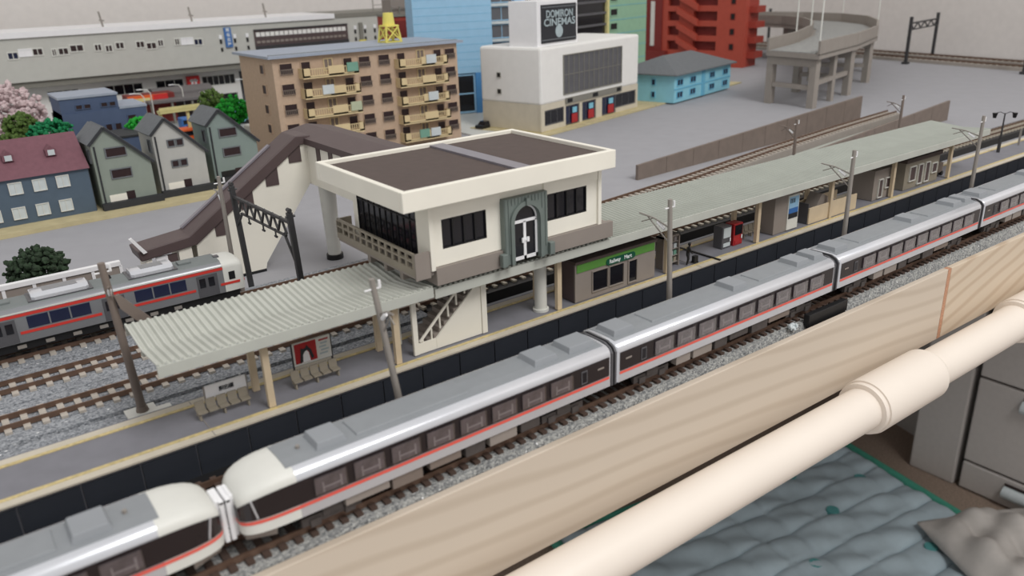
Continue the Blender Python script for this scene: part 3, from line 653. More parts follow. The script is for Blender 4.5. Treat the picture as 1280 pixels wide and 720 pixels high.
def local_train():
    L = 14.1; e = L/2
    t = thing('commuter_train_car', 'grey commuter train car with red stripes and white cab parked behind the platform', 'train car', (-6.75-e,19.3,.7))
    body = [(-e,.96,.02),(-e+.06,1,0),(e-1.0,1,0)]
    m = MB().loft([sec(*q) for q in body]); m.obj('body_shell', 'silver_dark', t, smooth=35)
    m = MB().loft([sec(*q) for q in [(e-1.0,1,0),(e-.5,.995,.0),(e-.2,.98,.04),(e-.05,.94,.12),(e,.86,.2)]]); m.obj('cab_shell', 'offwhite', t, smooth=50)
    MB().prism([(-.82,2.2),(.82,2.2),(.7,2.32),(.3,2.36),(-.3,2.36),(-.7,2.32)], 'x', -e+.1, e-1.0).obj('roof_cover', 'roof_grey2', t)
    for s_ in (-1,1):
        rz = 0 if s_ < 0 else pi
        def sp_(nm, x0, x1, z0, z1, mat, d=.03):
            a = (x0 if s_ < 0 else x1)
            return put(nm, MB().box(0,x1-x0,-d,0,z0,z1).mesh(nm, mat), t, (a, s_*1.0, 0), rz)
        sp_('gutter_line', -e, e-1.0, 2.08, 2.14, 'offwhite', .02)
        sp_('upper_stripe', -e, e-1.0, 1.92, 2.05, 'red_stripe', .02)
        segs = [(-e,-e+3.1),(-e+4.3,-e+7.9),(-e+4.3+4.55,-e+11.8-.1),(e-1.15,e-.3)]
        doors = [(-e+3.2,-e+4.15),(-e+7.6,-e+8.55),(e-2.3,e-1.3)]
        for a, b in [(-e,-e+3.1),(-e+4.25,-e+7.5),(-e+8.65,e-2.4),(e-1.2,e-.25)]: sp_('stripe', a, b, 1.12, 1.24, 'red_stripe', .02)
        for a, b in doors:
            d = sp_('door', a, b, .78, 1.85, 'door_grey', .015)
            put('door_window', MB().box(.12,.4,-.03,0,1.25,1.7).box(.55,.83,-.03,0,1.25,1.7).mesh('door_window','dark_glass'), d, (0,-.005,0))
        for a, b in [(-e+.5,-e+2.8),(-e+4.6,-e+7.1),(-e+9.0,e-2.8)]:
            wn = sp_('window', a, b, 1.32, 1.86, 'blue_glass', .02)
            for k in (.33,.66): put('window_bar', MB().box(0,.06,-.03,0,1.32,1.86).mesh('window_bar','silver_dark'), wn, ((b-a)*k,0,0))
        sp_('cab_window', e-.75, e-.45, 1.35, 1.75, 'black', .02)
    MB().box(e-.06,e+.02,-.75,.75,1.3,1.95).obj('windscreen', 'black', t, bevel=.05)
    MB().box(e-.1,e+.04,-.82,.82,1.08,1.2).obj('front_stripe', 'red_stripe', t)
    MB().box(e-.1,e+.12,-.3,.3,.3,.8).obj('coupler', 'greige', t)
    for a, b in ((-e+5.0,-e+7.3),(-e+9.1,-e+11.0)):
        u = MB().loft([[(a+d,y*w_,z) for y,z in [(-.62,2.34),(-.6,2.5),(-.4,2.62),(.4,2.62),(.6,2.5),(.62,2.34)]] for d,w_ in ((0,.8),(.12,1),(b-a-.12,1),(b-a,.8))])
        o = u.obj('air_conditioner', 'silver', t, smooth=35)
        MB().box(a+.5,b-.4,-.3,.3,2.61,2.64).obj('fan_grille', 'silver_dark', o)
        MB().box(a-.15,b+.15,-.66,.66,2.32,2.38).obj('unit_base', 'door_grey', t)
    for a, b in ((-e+1.2,-e+2.2),(-e+3.2,-e+4.2),(e-2.8,e-2.2)): MB().box(a,b,-.25,.25,2.34,2.46).obj('roof_box', 'roof_grey2', t, bevel=.03)
    MB().tube((-e+8.3,.2,2.34),(-e+8.3,.2,2.52),.09,8,.04).obj('aerial', 'black', t)
    MB().box(e-1.1,e-.85,-.2,.1,2.3,2.4).obj('horn_box', 'door_grey', t)
    MB().box(-e+.3,e-.3,-.85,.85,.35,.78).obj('underframe', 'black', t)
    for x in (-e+2.0,e-2.0): bogie(t, x)
    for i in range(7): MB().box(-e+4+i*1.1,-e+4.35+i*1.1,-.92,-.82,.45,.6).obj('equipment_box', 'mast_grey', t)
local_train()

# dark box beside the near track
t = thing('track_box', 'matt black plastic box lying on the ballast between train and board', 'box', (11.9,-1.28,.02), -.012)
MB().box(0,3.0,0,.3,.3,.85).obj('casing', 'black', t, bevel=.03); MB().box(.1,2.9,.02,.24,0,.3).obj('foot', 'black', t)
t = thing('crumpled_film', 'crumpled clear-white scrap on the ballast left of the black box', 'scrap', (10.9,-1.1,.4))
foliage(14, .35, .12, .1, .06, .14, 5).obj('film', 'laundry_white', t, (0,0,.16))

# ================================================================== MASTS
def mast(x, y, label, mat='mast_grey', h=6.85, arm=1, z0=0, group=None, lean=(0,0), rz=0, r=.115):
    t = thing('catenary_mast', label, 'mast', (x,y,z0), rz, group); top = Vector((lean[0],lean[1],h-z0))
    MB().tube((0,0,0), top, r+.02, 10, r-.02).tube((0,0,0),(0,0,.25),.25,10,.2).obj('pole', mat, t, smooth=40)
    a = top*.82; MB().path([a,(a.x,arm*.9,a.z+.25),(a.x-.05,arm*1.7,a.z+.32)], .035).path([top*.72,(a.x,arm*1.3,a.z+.28)], .03).path([(a.x,arm*.9,a.z+.25),(a.x,arm*1.6,a.z-.05)], .025).obj('bracket_arm', mat, t)
    MB().tube((a.x,arm*.3,a.z-.1),(a.x,arm*.7,a.z+.12),.075,8).tube((top.x-.28,top.y,top.z-.35),(top.x+.28,top.y,top.z-.35),.03,6).tube((top.x+.25,top.y,top.z-.35),(top.x+.25,top.y,top.z-.1),.05,6).obj('insulator', 'white', t)
    return t
MG = 'grey catenary masts between the two near tracks'
for i, (x, dl) in enumerate(((-7.05,'mast in front of the left canopy, nearest one'),(5.95,'mast in front of the green-banded shop'),(19.0,'mast in front of the beige stairwell'),(32.7,'mast near the right end of the canopy'))):
    mast(x, 1.65, 'grey catenary '+dl, 'mast_grey', 6.87, 1 if i else -.6, group=MG, lean=((-.85,0),(-.3,0),(0,0),(0,0))[i])
# mast with plate on the left
m1 = mast(-13.75, 10.6, 'brown-grey catenary mast on a concrete foot at the far left of the platform', 'mast_brown', 6.5, -.25, .36, lean=(-.25,0), r=.15)
MB().box(-.6,.5,-.35,.45,0,.06).box(.1,1.0,-.6,.0,0,.05).obj('foot_plate', 'offwhite', m1)
MB().prism([(-.1,4.9),(.05,4.95),(1.15,3.5),(1.25,2.0),(1.05,2.0),(.85,3.25),(.0,4.4)], 'y', -.3, -.15).obj('bracket_plate', 'mast_brown', m1)
mast(-6.3, 21.4, 'grey catenary mast behind the nose of the parked train', 'mast_grey', 6.5, .6)
mast(33.0, 14.4, 'brown catenary mast beyond the right canopy beside the ramp', 'mast_brown', 5.2, .8)
mast(47.6, 14.4, 'brown catenary mast at the brown retaining wall', 'mast_brown', 5.3, .8)
# black gantry
gt = thing('catenary_gantry', 'black lattice catenary gantry spanning the tracks right of the parked train', 'gantry', (0,0,0))
gx = -5.9
for yy, hh, dx_ in ((14.35,5.9,.5),(21.0,6.0,.15)):
    o = MB().bar((gx+dx_+.1,yy,.3),(gx-.1+dx_,yy,hh),.26,.26).obj('post', 'gantry_black', gt, bevel=.03)
    MB().tube((gx-.1+dx_,yy-.15,hh+.1),(gx-.1+dx_,yy+.15,hh+.1),.1,8).tube((gx-.3+dx_,yy,hh-.2),(gx+.15+dx_,yy,hh-.2),.06,6).obj('insulator', 'gantry_black', o)
GX = lambda y: gx-.1+.5+(.15-.5)*(y-14.35)/6.65
MB().bar((GX(14.4),14.4,5.4),(GX(20.9),20.9,5.45),.14,.12).obj('top_chord', 'gantry_black', gt); MB().bar((GX(15),15.0,4.65),(GX(20.2),20.2,4.7),.12,.08).obj('bottom_chord', 'gantry_black', gt)
n = 12
for i in range(n):
    a = 14.9+i*(5.5/n); b = a+5.5/n; za, zb = (5.5,4.75) if i % 2 else (4.75,5.5)
    MB().bar((GX(a),a,za),(GX(b),b,zb),.09,.09).obj('lattice_bar', 'gantry_black', gt)
for a, b in (((14.4,3.6),(15.2,4.75)),((20.95,3.9),(20.1,4.7))): MB().bar((GX(a[0]),a[0],a[1]),(GX(b[0]),b[0],b[1]),.1,.1).obj('knee_brace', 'gantry_black', gt)
for yy in (16.2,17.6,19.3): MB().tube((GX(yy),yy,4.75),(GX(yy),yy,4.35),.04,6).tube((GX(yy),yy-.12,4.35),(GX(yy),yy+.12,4.35),.06,6).obj('hanger', 'gantry_black', gt)
# right-hand gantry in front of the room wall
def gantry2(x, y0, y1, x1, label):
    t = thing('catenary_gantry', label, 'gantry', (0,0,0))
    for a, b in ((x,y0),(x1,y1)): MB().bar((a,b,0),(a,b,7.3),.4,.4).box(a-.45,a+.45,b-.45,b+.45,0,.35).obj('post', 'gantry_black', t)
    p = Vector((x,y0,6.3)); q = Vector((x1,y1,6.3)); n = 8
    MB().bar(p,q,.2,.25).bar(p-Vector((0,0,1)),q-Vector((0,0,1)),.2,.18).obj('chords', 'gantry_black', t)
    for i in range(n):
        a = p.lerp(q,i/n); b = p.lerp(q,(i+1)/n); a = a-Vector((0,0,i % 2)); b = b-Vector((0,0,(i+1) % 2)); MB().bar(a,b,.16,.16).obj('lattice_bar', 'gantry_black', t)
gantry2(113.5, 49.1, 51.1, 126, 'black catenary gantry near the blank wall, upper right')
gantry2(110.3, 30.0, 31.5, 122.3, 'black catenary gantry cut by the right picture edge')
gantry2(120.3, 85, 89, 131.6, 'black catenary gantry behind the curved viaduct')
tr = track('far track running along the room wall, upper right', [(110.5,5,.7),(115.3,34,.7),(118,50,.7),(120.7,66,.7),(125,92,.7)], gauge=.9, pitch=1.0, sl=1.8, sm='sleeper_tan', bed='via_grey', bw=(1.4,1.5))
tr = track('second far track beside the room wall, upper right', [(114.5,5,.9),(119.3,34,.9),(122,50,.9),(124.7,66,.9),(129,92,.9)], gauge=.9, pitch=1.0, sl=1.8, sm='sleeper_tan', bed='via_grey', bw=(1.3,1.4))
# ramp walls
def wallsheet(label, x0, y0, x1, y1, za, zb):
    t = thing('retaining_wall', label, 'wall', (0,0,0)); d = Vector((x1-x0,y1-y0,0)); L_ = d.length; d.normalize(); n_ = Vector((-d.y,d.x,0)); k = int(L_/3.5)
    for i in range(k):
        a = Vector((x0,y0,0))+d*(L_*i/k+.02); b = Vector((x0,y0,0))+d*(L_*(i+1)/k-.02); z1 = za+(zb-za)*i/k; z2 = za+(zb-za)*(i+1)/k
        m = MB(); m.add([a,b,b+n_*.25,a+n_*.25]+[a+Vector((0,0,z1)),b+Vector((0,0,z2)),b+n_*.25+Vector((0,0,z2)),a+n_*.25+Vector((0,0,z1))], [(0,3,2,1),(4,5,6,7),(0,1,5,4),(1,2,6,5),(2,3,7,6),(3,0,4,7)]); m.obj('panel', 'wall_brown', t)
wallsheet('long brown retaining wall behind the ramp track', 27, 24.3, 62, 26.2, 1.2, 2.6)
wallsheet('brown retaining wall between the ramp and the canopy', 42, 19.2, 68.2, 20.1, .55, 2.0)
t = thing('ramp_side_slab', 'pale grey-green sloping slab in front of the ramp track', 'slab', (0,0,0))
MB().loft([[(20,17.9,0),(20,18.2,0),(20,18.2,.3),(20,17.9,.3)],[(62,20.6,0),(62,21.6,0),(62,21.6,.8),(62,20.6,.8)]]).obj('slab', 'canopy_green', t)
# lamp on the platform end, railings
t = thing('street_lamp', 'black twin-headed lamp post at the right platform end', 'lamp', (48.7,6.9,1.505))
MB().tube((0,0,0),(0,0,3.0),.09,8,.05).tube((0,0,0),(0,0,1.2),.13,8).obj('pole', 'gantry_black', t)
MB().path([(0,0,2.95),(.25,-.25,3.1),(.5,-.5,3.0)], .03).path([(0,0,2.95),(-.25,.25,3.1),(-.5,.5,3.0)], .03).obj('arm', 'gantry_black', t)
for s_ in (1,-1): MB().tube((s_*.5,-s_*.5,2.65),(s_*.5,-s_*.5,3.02),.12,8,.2).obj('lantern', 'black', t)
t = thing('signal_posts', 'two short grey posts right of the twin-headed lamp', 'post', (52.5,7.0,1.505))
for a in (0,1.6): MB().bar((a,0,0),(a,0,1.3),.12,.12).obj('post', 'mast_grey', t)

# ================================================================== TOWN
kb_ = MB().prism([(-30,41.9),(-.2,43.4),(5,43.7),(5,62),(-30,62)], 'z', .005, .3).obj('town_base', 'kerb'); tag(kb_, 'tan raised base plate under the left row of houses', 'base plate')
# red-roofed house
rh = thing('house', 'slate-blue house with dusty red roof and two dormers, far left', 'house', (-17.6,44.6,.3), .035)
MB().box(0,8.95,0,5,0,3.35).obj('walls', 'house_blue', rh)
MB().prism([(-.25,3.25),(2.5,5.6),(5.25,3.25)], 'x', -.1, 9.05).obj('roof', 'house_red', rh)
for i in range(3):
    for zz in (2.15,.4): window(rh, 3.75+i*1.5-.15*(zz < 1), zz, .85, .85, -.03, 'offwhite', 'laundry_white', 2, .05)
for i in range(2):
    for zz in (2.15,.4): window(rh, .6+i*1.5, zz, .85, .85, -.03, 'offwhite', 'laundry_white', 2, .05)
for xx in (1.2,4.3,7.0):
    d = MB().use('house_red').prism([(xx-.35,4.35),(xx+.35,4.35),(xx+.35,4.75),(xx,5.05),(xx-.35,4.75)], 'y', .75, 2.2).obj('dormer', None, rh)
    MB().box(xx-.22,xx+.22,.72,.76,4.38,4.76).obj('dormer_window', 'laundry_white', d)
MB().box(8.8,9.05,.3,.5,.0,3.2).obj('drainpipe', 'gantry_black', rh)
# three gabled houses
def gable(x, y, mat, label, w_=4.5, hl=4.9, hr=3.1, peak=5.95, px_=1.05, wide=False, rz=.04):
    t = thing('gabled_house', label, 'house', (x,y,.3), rz)
    MB().prism([(0,0),(w_,0),(w_,hr),(px_,peak),(0,hl)], 'y', 0, 3.6).obj('walls', mat, t)
    def slab(a, b): 
        d = Vector((b[0]-a[0],b[1]-a[1])).normalized(); n_ = Vector((-d.y,d.x))*.14
        return [a,b,(b[0]+n_.x,b[1]+n_.y),(a[0]+n_.x,a[1]+n_.y)]
    MB().prism(slab((-.15,hl-.12),(px_,peak)), 'y', -.15, 3.75).obj('roof_slope', 'slate', t)
    MB().prism(slab((px_,peak),(w_+.2,hr-.12)), 'y', -.15, 3.75).obj('roof_slope', 'slate', t)
    for a, b in (((-.15,hl-.12),(px_,peak)),((px_,peak),(w_+.2,hr-.12))):
        MB().bar((a[0],-.17,a[1]+.02),(b[0],-.17,b[1]+.02),.08,.2).obj('verge', 'slate_dark', t)
    ww = [(.85,3.75,1.5,.75),(.95,2.15,1.5,.75)] if wide else [(1.0,3.75,.6,.6),(1.65,3.75,.6,.6),(1.05,2.15,.6,.6),(1.7,2.15,.6,.6)]
    for a, z, b, c in ww: window(t, a, z, b, c, -.01, 'slate', 'win_dark', 1, .08)
    m = MB().box(.55,2.0,-.03,.3,.1,1.0); m.obj('garage_opening', 'black' if 'rightmost' in label else 'cream', t)
    MB().box(1.75,2.35,-.04,.3,.1,1.1).obj('entrance', 'win_dark', t)
    MB().tube((.2,-.08,0),(.2,-.08,hl-.2),.06,6).obj('drainpipe', 'slate_dark', t)
    MB().box(-.1,w_+.35,-.5,0,0,.5).obj('front_plinth', 'slate_dark', t)
    window(t, 1.2, 3.4, .6, 1.0, -.03, 'slate', 'win_dark', 1, .08, face='-x')
gable(-8.2, 44.7, 'house_sage', 'sage-grey gabled house next to the red-roofed house', wide=True, w_=3.9)
gable(-3.75, 45.5, 'house_lgrey', 'light grey gabled house in the middle of the three', w_=3.75)
gable(.75, 46.6, 'house_green2', 'green-grey gabled house, rightmost of the three', wide=True, w_=3.9)
# blue workshop
bw_ = thing('workshop', 'blue two-storey workshop with pale roofs behind the gabled houses', 'building', (-7.2,62,0.3))
MB().box(0,4.8,0,5,3.0,6.3).obj('upper_block', 'shop_blue', bw_); MB().box(-.1,4.9,-.1,5.1,6.3,6.5).obj('upper_roof', 'roof_bluegrey', bw_)
MB().box(0,7.1,-.15,5,0,5.0).obj('lower_block', 'shop_blue', bw_); MB().box(4.8,7.2,-.2,5.1,5.0,5.2).obj('lower_roof', 'roof_bluegrey', bw_)
for a in (1.2,1.9,3.3,4.0): window(bw_, a, 5.3, .6, .45, -.02, 'shop_blue', 'win_dark', 1, .06)
for a in (3.3,4.1): window(bw_, a, 3.0, .6, .8, -.17, 'shop_blue', 'win_dark', 1, .06)
window(bw_, 5.3, 3.6, .8, .8, -.17, 'shop_blue', 'win_dark', 1, .06)
bw2 = thing('workshop_annex', 'dark blue low annex between the sage and light grey houses', 'building', (-4.6,54,.3)); MB().box(0,3.2,0,4,0,3.6).obj('walls', 'shop_blue', bw2); MB().box(-.1,3.3,-.1,4.1,3.6,3.75).obj('roof', 'slate_dark', bw2)

# apartment block
ap = thing('apartment_block', 'tan five-storey apartment block with cream balconies', 'building', (8.2,50.2,0))
MB().box(0,19.2,0,8.2,0,9.5).obj('walls', 'brick', ap)
MB().box(-.5,19.7,-.5,8.6,9.5,9.72).obj('roof', 'roof_bluegrey', ap); MB().box(-.2,19.4,.1,.3,9.72,9.8).obj('roof_edge', 'roof_grey', ap)
ld = {(0,3,0):'teal',(1,1,0):'laundry_white',(2,3,0):'laundry_mint',(0,2,1):'laundry_white',(2,2,1):'laundry_white',(4,1,1):'teal',(4,2,1):'laundry_white'}
for fl_ in range(5):
    zt = 9.05-1.76*fl_
    for half in (0,1):
        ox = .55+half*9.9 if half == 0 else 10.25
        wz = zt-.45
        for a in ((0,7.65) if half == 0 else (0,7.4)):
            wn = window(ap, ox+a, zt-1.0, 1.25, 1.0, -.01, 'brick', 'win_dark', 1, .06)
            g_ = MB()
            for i in range(7): g_.box(ox+a+.05+i*.18,ox+a+.11+i*.18,-.22,-.16,zt-1.05,zt-.55)
            g_.box(ox+a,ox+a+1.25,-.22,-.16,zt-.6,zt-.52).obj('window_rail', 'wall_brown', ap)
        bx0 = ox+1.9; bw3 = 5.3
        for a in (.1,4.2): window(ap, bx0+a, zt-1.2, .95, 1.2, -.01, 'brick', 'win_dark', 1, .06)
        window(ap, bx0+2.3, zt-1.0, .9, 1.1, -.01, 'balcony', 'wall_brown', 2, .08)
        bal = MB().box(bx0-.15,bx0+bw3,-1.0,0,zt-1.45,zt-1.3)
        bal.obj('balcony_slab', 'balcony', ap)
        par = MB().box(bx0+2.3,bx0+3.8,-1.0,-.9,zt-1.3,zt-.5).box(bx0-.15,bx0+.5,-1.0,-.9,zt-1.3,zt-.55).box(bx0-.15,bx0-.05,-1.0,0,zt-1.3,zt-.55).box(bx0+bw3-.1,bx0+bw3,-1.0,0,zt-1.3,zt-.55).box(bx0+bw3-.5,bx0+bw3,-1,-.9,zt-1.3,zt-.55)
        par.box(bx0-.15,bx0+bw3,-1.0,-.92,zt-1.34,zt-1.18).obj('balcony_parapet', 'balcony', ap)
        rl = MB()
        for i in range(20):
            q = bx0+.5+i*.22
            if bx0+2.2 < q < bx0+3.8 or q > bx0+bw3-.5: continue
            rl.box(q,q+.07,-.98,-.93,zt-1.2,zt-.65)
        rl.box(bx0,bx0+bw3,-.98,-.93,zt-.68,zt-.6).obj('balcony_rail', 'balcony', ap)
        for j in range(4):
            if (fl_,j,half) in ld: MB().box(bx0+.2+j*1.3,bx0+1.3+j*1.3,-1.12,-1.02,zt-1.15,zt-.35).obj('laundry', ld[(fl_,j,half)], ap)
for i in range(5): window(ap, 3.0, 8-i*1.76, 1.0, .9, -.02, 'brick', 'win_dark', 1, .08, face='-x')
tw = thing('water_tower', 'small yellow lattice water tower on the apartment roof', 'tower', (22.3,54.5,9.73))
for a in (-.85,.85):
    for b in (-.85,.85): MB().bar((a,b,0),(a*.75,b*.75,1.6),.14,.14).obj('leg', 'yellow', tw)
for k in range(4):
    ang = k*pi/2; r_ = Matrix.Rotation(ang,3,'Z'); MB().bar(r_@Vector((-.85,-.85,.1)),r_@Vector((.65,-.65,1.5)),.1,.1).bar(r_@Vector((.85,-.85,.1)),r_@Vector((-.65,-.65,1.5)),.1,.1).bar(r_@Vector((-.7,-.7,1.55)),r_@Vector((.7,-.7,1.55)),.12,.12).bar(r_@Vector((-.85,-.85,.06)),r_@Vector((.85,-.85,.06)),.1,.1).obj('brace', 'yellow', tw)
MB().box(-.7,.7,-.7,.7,1.55,1.65).tube((0,0,1.65),(0,0,2.8),.62,16,.5).obj('tank', 'yellow', tw)

# cinema
an = R(13.5)
cn = thing('cinema', 'white cinema building with beige base and rooftop sign tower', 'cinema', (33.9,44.9,.1), an)
MB().box(0,19,0,8.5,.1,.2).box(-1.2,21.5,-1.0,9,-.08,.1).obj('base_plate', 'kerb', cn)
MB().box(0,19,0,8.2,2.9,8.6).obj('upper_walls', 'cinema_white', cn, bevel=.25)
CB = MB(); wallpiece(CB, [0,.6,4.0,4.3,6.9,7.4,10.1,11.3,14.2,18.6,19], [.2,.7,2.3,2.95], [(4.3,6.9,.2,2.3),(7.4,10.1,.2,2.3),(11.3,14.2,.2,2.3),(.6,4.0,.7,2.3),(14.2,18.6,.7,2.3)], 0.05, .3)
CB.box(.05,.3,.3,8.1,.2,2.95).box(18.7,18.95,.3,8.1,.2,2.95).box(.3,18.7,7.8,8.1,.2,2.95).obj('lower_walls', 'cinema_base', cn)
MB().box(.3,18.7,.8,.9,.2,2.9).obj('foyer_wall', 'wall_brown', cn)
window(cn, .6, .75, 3.4, 1.5, .2, 'mesh_grey', 'dark_glass', 3, .08); window(cn, 14.2, .75, 4.3, 1.5, .2, 'mesh_grey', 'dark_glass', 3, .08)
for a, b in ((4.3,2.6),(7.4,2.7),(11.3,2.9)):
    window(cn, a, .25, b, 2.0, .25, 'mesh_grey', 'blue_glass', 3, .08, name='entrance_door'); MB().box(a+b*.45,a+b*.85,.05,.12,.35,1.3).obj('poster', 'red', cn); MB().box(a+b*.5,a+b*.8,.05,.12,1.4,2.0).obj('poster', 'bus_blue', cn)
big = window(cn, 3.8, 3.5, 11.4, 4.1, .02, 'hall_dark', 'mesh_grey', 12, .1, rows=2, name='louvre_window', d=.12)
MB().box(4.2,15.2,-.12,-.02,2.55,3.15).obj('sign_band', 'hall_dark', cn); [MB().box(a,b,-.16,-.12,2.65,3.05).obj('band_light', 'black', cn) for a,b in ((4.4,5.3),(9.2,10.2),(14.1,14.9))]
ts = MB().box(.6,7.6,.8,4.5,8.5,13.0).obj('sign_tower', 'white', cn, bevel=.05)
sgn = MB().box(1.2,7.2,.68,.8,8.9,12.6).obj('sign_panel', 'text_black', cn)
for z in (9.15,12.3): MB().box(1.2,7.2,.62,.68,z,z+.1).obj('sign_line', 'slate', sgn)
text(sgn, 'DOMIRON', 1.0, 'text_grey', (4.2,.62,11.65), width=4.6); text(sgn, 'CINEMAS', 1.0, 'text_grey', (4.2,.62,10.85), width=5.4)
MB().tube((4.1,.68,9.95),(4.1,.62,9.95),.62,24).obj('sign_emblem', 'text_grey', sgn)
for z in (5.5,3.8): window(cn, 5.8, z, .5, .5, -.02, 'hall_dark', 'black', 1, .06, face='-x')

fp = MB().box(21.8,46,-1.0,9,.02,.18).obj('flats_base', 'kerb', None, (33.9,44.9,0), an); tag(fp, 'tan base plate under the sky-blue flats', 'base plate')
# light blue house
lb = thing('blue_flats', 'bright sky-blue two-storey flats with grey hipped roof', 'house', (57.7,48.4,.19), an)
MB().box(0,15.6,0,8,0,3.3).obj('walls', 'sky_blue', lb)
MB().loft([[(-.6,-.6,3.3),(16.2,-.6,3.3),(16.2,8.6,3.3),(-.6,8.6,3.3)],[(-.6,-.6,3.45),(16.2,-.6,3.45),(16.2,8.6,3.45),(-.6,8.6,3.45)],[(4,3.9,5.2),(11.6,3.9,5.2),(11.6,4.1,5.2),(4,4.1,5.2)]]).obj('roof', 'slate', lb)
for a in (.6,4.0,9.3,13.2):
    for z in (.5,2.0): window(lb, a, z, 1.5, .8, -.02, 'sky_dark', 'blue_glass', 2, .08)
MB().box(0,15.6,-.08,0,1.55,1.7).box(7.2,8.0,-.1,0,0,3.3).obj('storey_band', 'sky_dark', lb)
for z in (.5,2.0): window(lb, 3.2, z, .6, .8, -.02, 'sky_dark', 'blue_glass', 1, .08, face='-x')

# red apartment tower: its long face looks towards the station
rb = thing('red_apartment_tower', 'brick-red apartment tower with zigzag outside stairs', 'building', (94.2,66.5,0), an)
RF = MB(); holes = [(5.0,9.3,z,z+1.5) for z in (2.6,5.0,7.4,9.8)]+[(12.0,14.2,z,z+1.5) for z in (2.6,5.0,7.4,9.8)]
RFm = MB()
ys = [0,5.0,9.3,12.0,14.2,18.5]; zs = [0]+[v for z in (2.6,5.0,7.4,9.8) for v in (z,z+1.5)]+[14.2]
for i in range(len(ys)-1):
    for j in range(len(zs)-1):
        cy = (ys[i]+ys[i+1])/2; cz_ = (zs[j]+zs[j+1])/2
        if any(a < cy < b and c < cz_ < d for a,b,c,d in holes): continue
        RFm.box(-.02,1.2,ys[i],ys[i+1],zs[j],zs[j+1])
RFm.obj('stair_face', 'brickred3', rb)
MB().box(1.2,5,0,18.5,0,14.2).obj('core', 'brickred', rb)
for z in (2.6,5.0,7.4,9.8):
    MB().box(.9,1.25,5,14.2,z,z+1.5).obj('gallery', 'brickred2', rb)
    MB().add([(-.7,8.3,z+.2),(-.7,12.2,z+2.2),(-.7,12.2,z+1.2),(-.7,8.3,z-.8),(-.1,8.3,z+.2),(-.1,12.2,z+2.2),(-.1,12.2,z+1.2),(-.1,8.3,z-.8)], [(0,1,2,3),(7,6,5,4),(0,4,5,1),(1,5,6,2),(2,6,7,3),(3,7,4,0)]).obj('stair_flight', 'brickred3', rb)
    window(rb, 2.6, z+.2, .8, 1.0, -.03, 'brickred2', 'black', 1, .08, face='-x')
    MB().box(1.5,5,-1.2,0,z-1.2,z-.2).obj('balcony', 'brickred', rb)
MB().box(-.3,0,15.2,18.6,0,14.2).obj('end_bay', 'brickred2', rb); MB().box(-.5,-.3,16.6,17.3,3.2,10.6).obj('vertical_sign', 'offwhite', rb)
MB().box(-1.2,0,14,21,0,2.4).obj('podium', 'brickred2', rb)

# blue office tower and its glazed strip
bt = thing('blue_tower', 'tall pale-blue office tower rising out of the frame', 'building', (30.3,63.4,0), R(-16))
MB().box(0,9.5,0,3.2,4.9,17).obj('shaft', 'tower_blue', bt)
MB().box(7.2,9.5,0,3.2,0,4.9).box(0,7.2,.8,3.2,0,4.9).obj('ground_floor', 'tower_blue2', bt)
window(bt, .2, .2, 7.0, 4.6, .3, 'tower_blue', 'dark_glass', 3, .22, rows=2, name='lobby_glazing')
for i in range(14): MB().box(0,9.5,-.02,0,5.6+i*.85,5.63+i*.85).obj('panel_joint', 'sky_dark', bt)
MB().box(9.5,12.5,.8,3.2,0,17).obj('glazed_wing', 'mesh_grey', bt)
for i in range(7):
    z = .6+i*2.0; window(bt, 9.55, z, 2.9, 1.6, .75, 'tower_blue', 'mesh_grey', 2, .1); MB().box(9.5,12.5,.4,.8,z+1.65,z+1.95).obj('floor_band', 'laundry_white', bt)
MB().box(12.5,13.9,.2,3.2,0,17).obj('wing_end', 'tower_blue', bt)
wp = MB().prism([(28.6,50.2),(33.2,47.5),(33.5,52),(52,70),(44,77),(28.6,60)], 'z', .005, .12).obj('white_paving', 'offwhite'); tag(wp, 'white paved plot between the apartment block and the cinema', 'paving')
# green building with glass bay
gb2 = thing('green_office', 'pale green office block behind the white cinema', 'building', (53.0,62.9,0), R(16))
MB().box(10.5,21.5,0,8,0,16).obj('green_block', 'pale_green', gb2)
MB().box(0,10.3,.3,8,0,16).obj('glass_block', 'dark_glass', gb2); MB().box(10.0,10.5,-.1,8,0,16).obj('corner_post', 'yellow_pale', gb2)
for i in range(10): MB().box(0,10.2,.1,.3,1.2+i*1.5,1.5+i*1.5).obj('floor_band', 'mesh_grey', gb2)
for i in range(7): window(gb2, 10.8, 2.2+i*1.9, 2.0, 1.0, -.03, 'pale_green', 'black', 1, .1); MB().box(10.5,21.5,-.04,0,3.5+i*1.9,3.56+i*1.9).obj('panel_joint', 'sky_dark', gb2)

# long elevated station hall
hs = thing('elevated_station_hall', 'long pale grey elevated station hall along the back wall', 'building', (0,0,0))
MB().box(-30,50,92,104,5.75,10.7).obj('upper_hall', 'hall_grey', hs)
MB().box(-30,34,91.7,104,10.7,11.35).obj('roof_parapet', 'white', hs); MB().box(34,50,91.9,104,10.7,11.3).obj('roof_parapet', 'hall_dark', hs)
MB().box(-30,50,92.4,103,5.0,5.75).obj('soffit', 'hall_dark', hs)
HL = MB(); hx = [-30,-3.8,-.2,2.7,7.4,9.0,12.6,15.0,19.6,20.2,24.0,50]; hh = [(-3.8,-.2,2.8,4.2),(2.7,7.4,2.8,4.2),(9.0,12.6,2.8,4.2),(15.0,19.6,2.8,4.2),(-3.8,-.2,.0,1.6),(15.0,19.6,.0,1.6),(9.0,12.6,0,1.6),(2.7,7.4,0,1.6),(20.2,24.0,0,4.4)]
wallpiece(HL, hx, [0,1.6,2.8,4.2,4.4,5.0], hh, 95, 95.5); HL.obj('lower_facade', 'cinema_white', hs)
MB().box(-30,50,97,97.3,0,5.0).obj('inner_wall', 'mesh_grey', hs)
